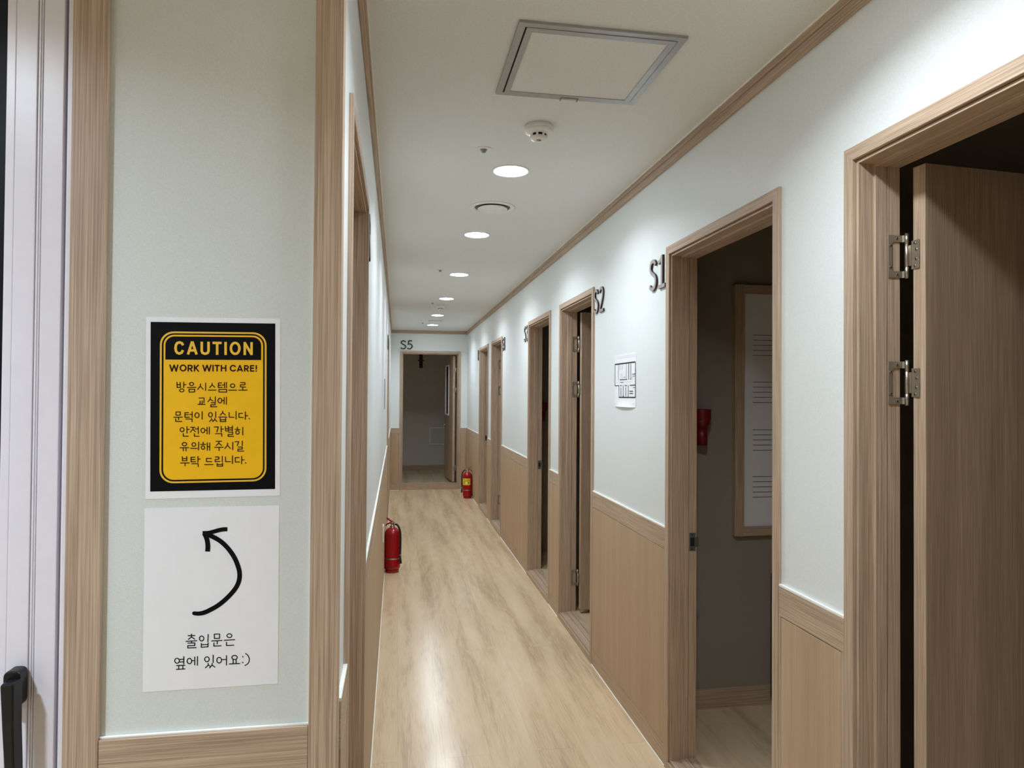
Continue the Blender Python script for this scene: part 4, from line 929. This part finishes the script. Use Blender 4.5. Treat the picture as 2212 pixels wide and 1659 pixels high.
# ------------------------------------------------------------------ fire extinguishers
def make_ext():
    t = empty('fire_extinguisher')
    m = MB(); m.lathe([(0.0, 0.0), (0.0560, 0.0), (0.0580, 0.003), (0.0580, 0.022), (0.0560, 0.026)], RED, 40); m.build('base_ring', t)
    m = MB(); m.lathe([(0.0540, 0.0255), (0.0640, 0.030), (0.0680, 0.040), (0.0675, 0.055), (0.0655, 0.060), (0.0655, 0.315), (0.0620, 0.334), (0.0520, 0.351), (0.0380, 0.362), (0.0210, 0.368), (0.0190, 0.378), (0.0, 0.378)], RED, 48); m.build('cylinder', t)
    m = MB(); m.lathe([(0.0655, 0.112), (0.0665, 0.113), (0.0665, 0.120), (0.0655, 0.121)], STEEL, 48); m.build('band', t)
    m = MB(); m.lathe([(0.0, 0.376), (0.0175, 0.376), (0.0175, 0.386), (0.0130, 0.388), (0.0130, 0.404), (0.0150, 0.406), (0.0150, 0.414), (0.0, 0.416)], STEEL, 24)
    m.tube([(-0.008, 0, 0.398), (-0.030, 0, 0.400)], 0.0075, STEEL, 12); m.build('valve', t)
    m = MB()
    for pts in ([(-0.016, 0.412), (0.000, 0.422), (0.030, 0.436), (0.054, 0.449)],):
        for (x0, z0), (x1, z1) in zip(pts, pts[1:]):
            for y in (-0.0095, 0.0095):
                m.face([(x0, y, z0), (x1, y, z1), (x1, y, z1 - 0.010), (x0, y, z0 - 0.012)], RED)
            m.face([(x0, -0.0095, z0), (x1, -0.0095, z1), (x1, 0.0095, z1), (x0, 0.0095, z0)], RED)
            m.face([(x0, -0.0095, z0 - 0.012), (x1, -0.0095, z1 - 0.010), (x1, 0.0095, z1 - 0.010), (x0, 0.0095, z0 - 0.012)], RED)
    m.face([(0.054, -0.0095, 0.449), (0.054, 0.0095, 0.449), (0.054, 0.0095, 0.439), (0.054, -0.0095, 0.439)], RED)
    m.build('lever', t, bevel=0.001)
    m = MB(); m.tube([(0.006, 0, 0.406), (0.026, 0, 0.405), (0.046, 0, 0.397), (0.062, 0, 0.384), (0.066, 0, 0.376)], [0.007, 0.0065, 0.006, 0.0055, 0.004], RED, 10); m.build('carry_handle', t)
    m = MB(); m.tube([(0.030 + 0.017 * math.cos(a * math.pi / 8), -0.016, 0.385 + 0.017 * math.sin(a * math.pi / 8)) for a in range(17)], 0.0013, STEEL, 6); m.tube([(0.018, -0.018, 0.398), (0.018, 0.018, 0.398)], 0.0015, STEEL, 6); m.build('pull_pin', t)
    m = MB()
    hp = spline([(-0.028, 0.400), (-0.048, 0.394), (-0.068, 0.368), (-0.079, 0.325), (-0.081, 0.26), (-0.080, 0.19), (-0.078, 0.148)], 5)
    m.tube([(x, 0, z) for x, z in hp], 0.0085, RUBBER, 14); o = m.build('hose', t); o['label'] = 'black rubber hose'
    m = MB(); m.tube([(-0.078, 0, 0.150), (-0.0785, 0, 0.142)], 0.0088, STEEL, 14); m.tube([(-0.0785, 0, 0.142), (-0.081, 0, 0.110), (-0.084, 0, 0.076)], [0.0095, 0.0095, 0.012], RUBBER, 14); m.build('nozzle', t)
    m = MB(); m.tube([(-0.064, 0, 0.205), (-0.090, 0, 0.205)], 0.004, RED, 8); m.build('hose_clip', t)
    m = MB(); mk = MB()
    seg = 16
    def on(ang, z, rr): return (rr * math.sin(ang), -rr * math.cos(ang), z)
    a0, a1, zl, zh = -1.38, 0.72, 0.190, 0.285
    for i in range(seg):
        b0, b1 = a0 + (a1 - a0) * i / seg, a0 + (a1 - a0) * (i + 1) / seg
        m.face([on(b0, zl, 0.0661), on(b1, zl, 0.0661), on(b1, zh, 0.0661), on(b0, zh, 0.0661)], YEL, True)
    lb = m.build('label', t); lb['label'] = 'yellow printed label'
    def mark(u0, u1, v0, v1, mat):
        n = 4
        for i in range(n):
            b0 = a0 + (a1 - a0) * (u0 + (u1 - u0) * i / n); b1 = a0 + (a1 - a0) * (u0 + (u1 - u0) * (i + 1) / n)
            mk.face([on(b0, zl + (zh - zl) * v0, 0.0665), on(b1, zl + (zh - zl) * v0, 0.0665), on(b1, zl + (zh - zl) * v1, 0.0665), on(b0, zl + (zh - zl) * v1, 0.0665)], mat)
    for a in ((0.38, 0.41, 0.60, 0.92), (0.38, 0.41, 0.12, 0.48), (0.44, 0.92, 0.56, 0.60), (0.12, 0.33, 0.84, 0.89), (0.26, 0.40, 0.48, 0.53), (0.12, 0.34, 0.30, 0.32), (0.12, 0.34, 0.22, 0.24), (0.46, 0.90, 0.72, 0.74), (0.46, 0.90, 0.82, 0.84), (0.77, 0.85, 0.26, 0.44)):
        mark(*a, INK)
    mark(0.48, 0.70, 0.24, 0.46, WHITE)
    mk.build('label_print', lb, weld=False)
    return t
x2 = make_ext()
x2.location = (1.0075, 9.82, 0.0); x2.rotation_euler = (0, 0, math.radians(-10))
tag(x2, 'red fire extinguisher with a yellow label in the far right corner', 'fire extinguisher', 'red fire extinguishers on the corridor floor')
x1 = dup(x2, (-0.0285, 5.86, 0.0), math.radians(147))
for c in list(x1.children):
    if c.name.startswith('x'): pass
tag(x1, 'larger looking red fire extinguisher against the left wall, hose on its right', 'fire extinguisher', 'red fire extinguishers on the corridor floor')

# wall outlet on the left wainscot
t = empty('wall_outlet', (XL + 0.0085, 4.90, 0.515))
tag(t, 'white outlet plate on the left wainscot beside the nearer extinguisher', 'wall outlet')
m = MB(); m.prism(rrect(0, 0, 0.036, 0.060, 0.006), 0.0, 0.009, lambda a, b, h: (h, a, b), WHITE); m.build('cover_plate', t, bevel=0.002)
m = MB()
for z in (0.022, -0.022): m.lathe([(0.0, 0.0102), (0.015, 0.0102), (0.0165, 0.0088)], GREYLINE, 20, (0, 0, z), axis='x')
m.build('socket', t)

# ------------------------------------------------------------------ things inside the rooms
t = empty('music_board', (2.15, 2.9995, 1.431))
tag(t, 'oak framed white board with printed music staves inside the S1 room', 'board')
bw, bh, fw = 0.60, 0.586, 0.042
m = MB(); m.box(-bw + 0.01, bw - 0.01, -0.012, -0.0005, -bh + 0.01, bh - 0.01, BOARD); m.build('panel', t)
m = MB()
for a0, a1, z0, z1, mt in ((-bw, -bw + fw, -bh, bh, WOOD[2]), (bw - fw, bw, -bh, bh, WOOD[2]), (-bw + fw, bw - fw, -bh, -bh + fw, WOOD[0]), (-bw + fw, bw - fw, bh - fw, bh, WOOD[0])):
    m.box(a0, a1, -0.030, -0.0005, z0, z1, mt)
m.build('frame', t, bevel=0.002)
for zc in (1.735, 1.514, 1.290, 1.070):
    m = MB()
    for k in range(5):
        z = zc - 1.431 + 0.048 - 0.024 * k
        m.box(-0.502, 0.502, -0.0128, -0.0119, z - 0.0010, z + 0.0010, INK)
    o = m.build('staff_lines', t, weld=False); o['label'] = 'five thin black staff lines'

def make_torch(loc, label):
    t = empty('emergency_flashlight', loc)
    tag(t, label, 'flashlight', 'red emergency flashlights on room walls')
    m = MB(); m.lathe([(0.0, 0.165), (0.040, 0.165), (0.041, 0.160), (0.041, 0.120), (0.037, 0.116), (0.039, 0.112), (0.037, 0.098), (0.025, 0.080)], RED2, 28); m.build('head', t)
    m = MB(); m.lathe([(0.025, 0.081), (0.0245, 0.0), (0.0, 0.0)], RED2, 28); m.build('handle', t)
    m = MB(); m.box(-0.028, 0.028, 0.020, 0.049, 0.02, 0.135, RED2); m.build('bracket', t, bevel=0.002)
    return t
make_torch((1.377, 2.9505, 1.270), 'dark red emergency flashlight on the wall just inside the S1 doorway')
make_torch((1.318, 6.1505, 1.252), 'dark red emergency flashlight glimpsed inside the S3 doorway')

t = empty('wall_outlet', (1.348, 2.9995, 0.515))
tag(t, 'dim outlet plate low on the wall inside the S1 room', 'wall outlet')
m = MB(); m.prism(rrect(0, 0, 0.036, 0.040, 0.005), 0.0, 0.009, lambda a, b, h: (a, -h, b), GREYLINE); m.build('cover_plate', t, bevel=0.002)
m = MB(); m.lathe([(0.0, -0.0102), (0.015, -0.0102), (0.0165, -0.0088)], GREYLINE, 20, (0, 0, 0), axis='y'); m.build('socket', t)

t = empty('instrument_case', (1.932, 2.925, 0.0505))
tag(t, 'black upright case, only a sliver seen inside the S1 room behind the casing', 'case')
m = MB(); m.prism(rrect(0, 0.325, 0.205, 0.325, 0.05), -0.045, 0.045, lambda a, b, h: (a, h, b), RUBBER); m.build('shell', t, bevel=0.006)
m = MB(); m.tube([(-0.05, -0.050, 0.40), (-0.05, -0.062, 0.41), (0.05, -0.062, 0.41), (0.05, -0.050, 0.40)], 0.006, STEELD, 8); m.build('handle', t)

t = empty('wall_hatch', (0.800, 12.9995, 0.690))
tag(t, 'pale square wall hatch frame low on the S5 room back wall', 'wall hatch')
m = MB(); m.box(-0.18, 0.18, -0.006, -0.0005, -0.15, 0.15, ENDWALL); m.build('lid', t)
m = MB()
for a0, a1, z0, z1 in ((-0.198, -0.172, -0.168, 0.168), (0.172, 0.198, -0.168, 0.168), (-0.172, 0.172, -0.168, -0.142), (-0.172, 0.172, 0.142, 0.168)): m.box(a0, a1, -0.016, -0.0005, z0, z1, WHITE)
m.build('frame', t, bevel=0.003)

t = empty('ventilation_slot', (0.437, 12.9995, 2.155))
tag(t, 'narrow black upright fitting high on the S5 room back wall', 'fitting')
B(-0.050, 0.050, -0.012, -0.0005, -0.205, 0.20, WHITE).build('backplate', t, bevel=0.002)
B(-0.034, 0.034, -0.055, -0.0125, -0.185, 0.19, RUBBER).build('housing', t, bevel=0.004)
B(-0.058, -0.034, -0.040, -0.025, -0.055, -0.035, RUBBER).build('bracket', t); B(0.034, 0.058, -0.040, -0.025, -0.055, -0.035, RUBBER).build('bracket', t)
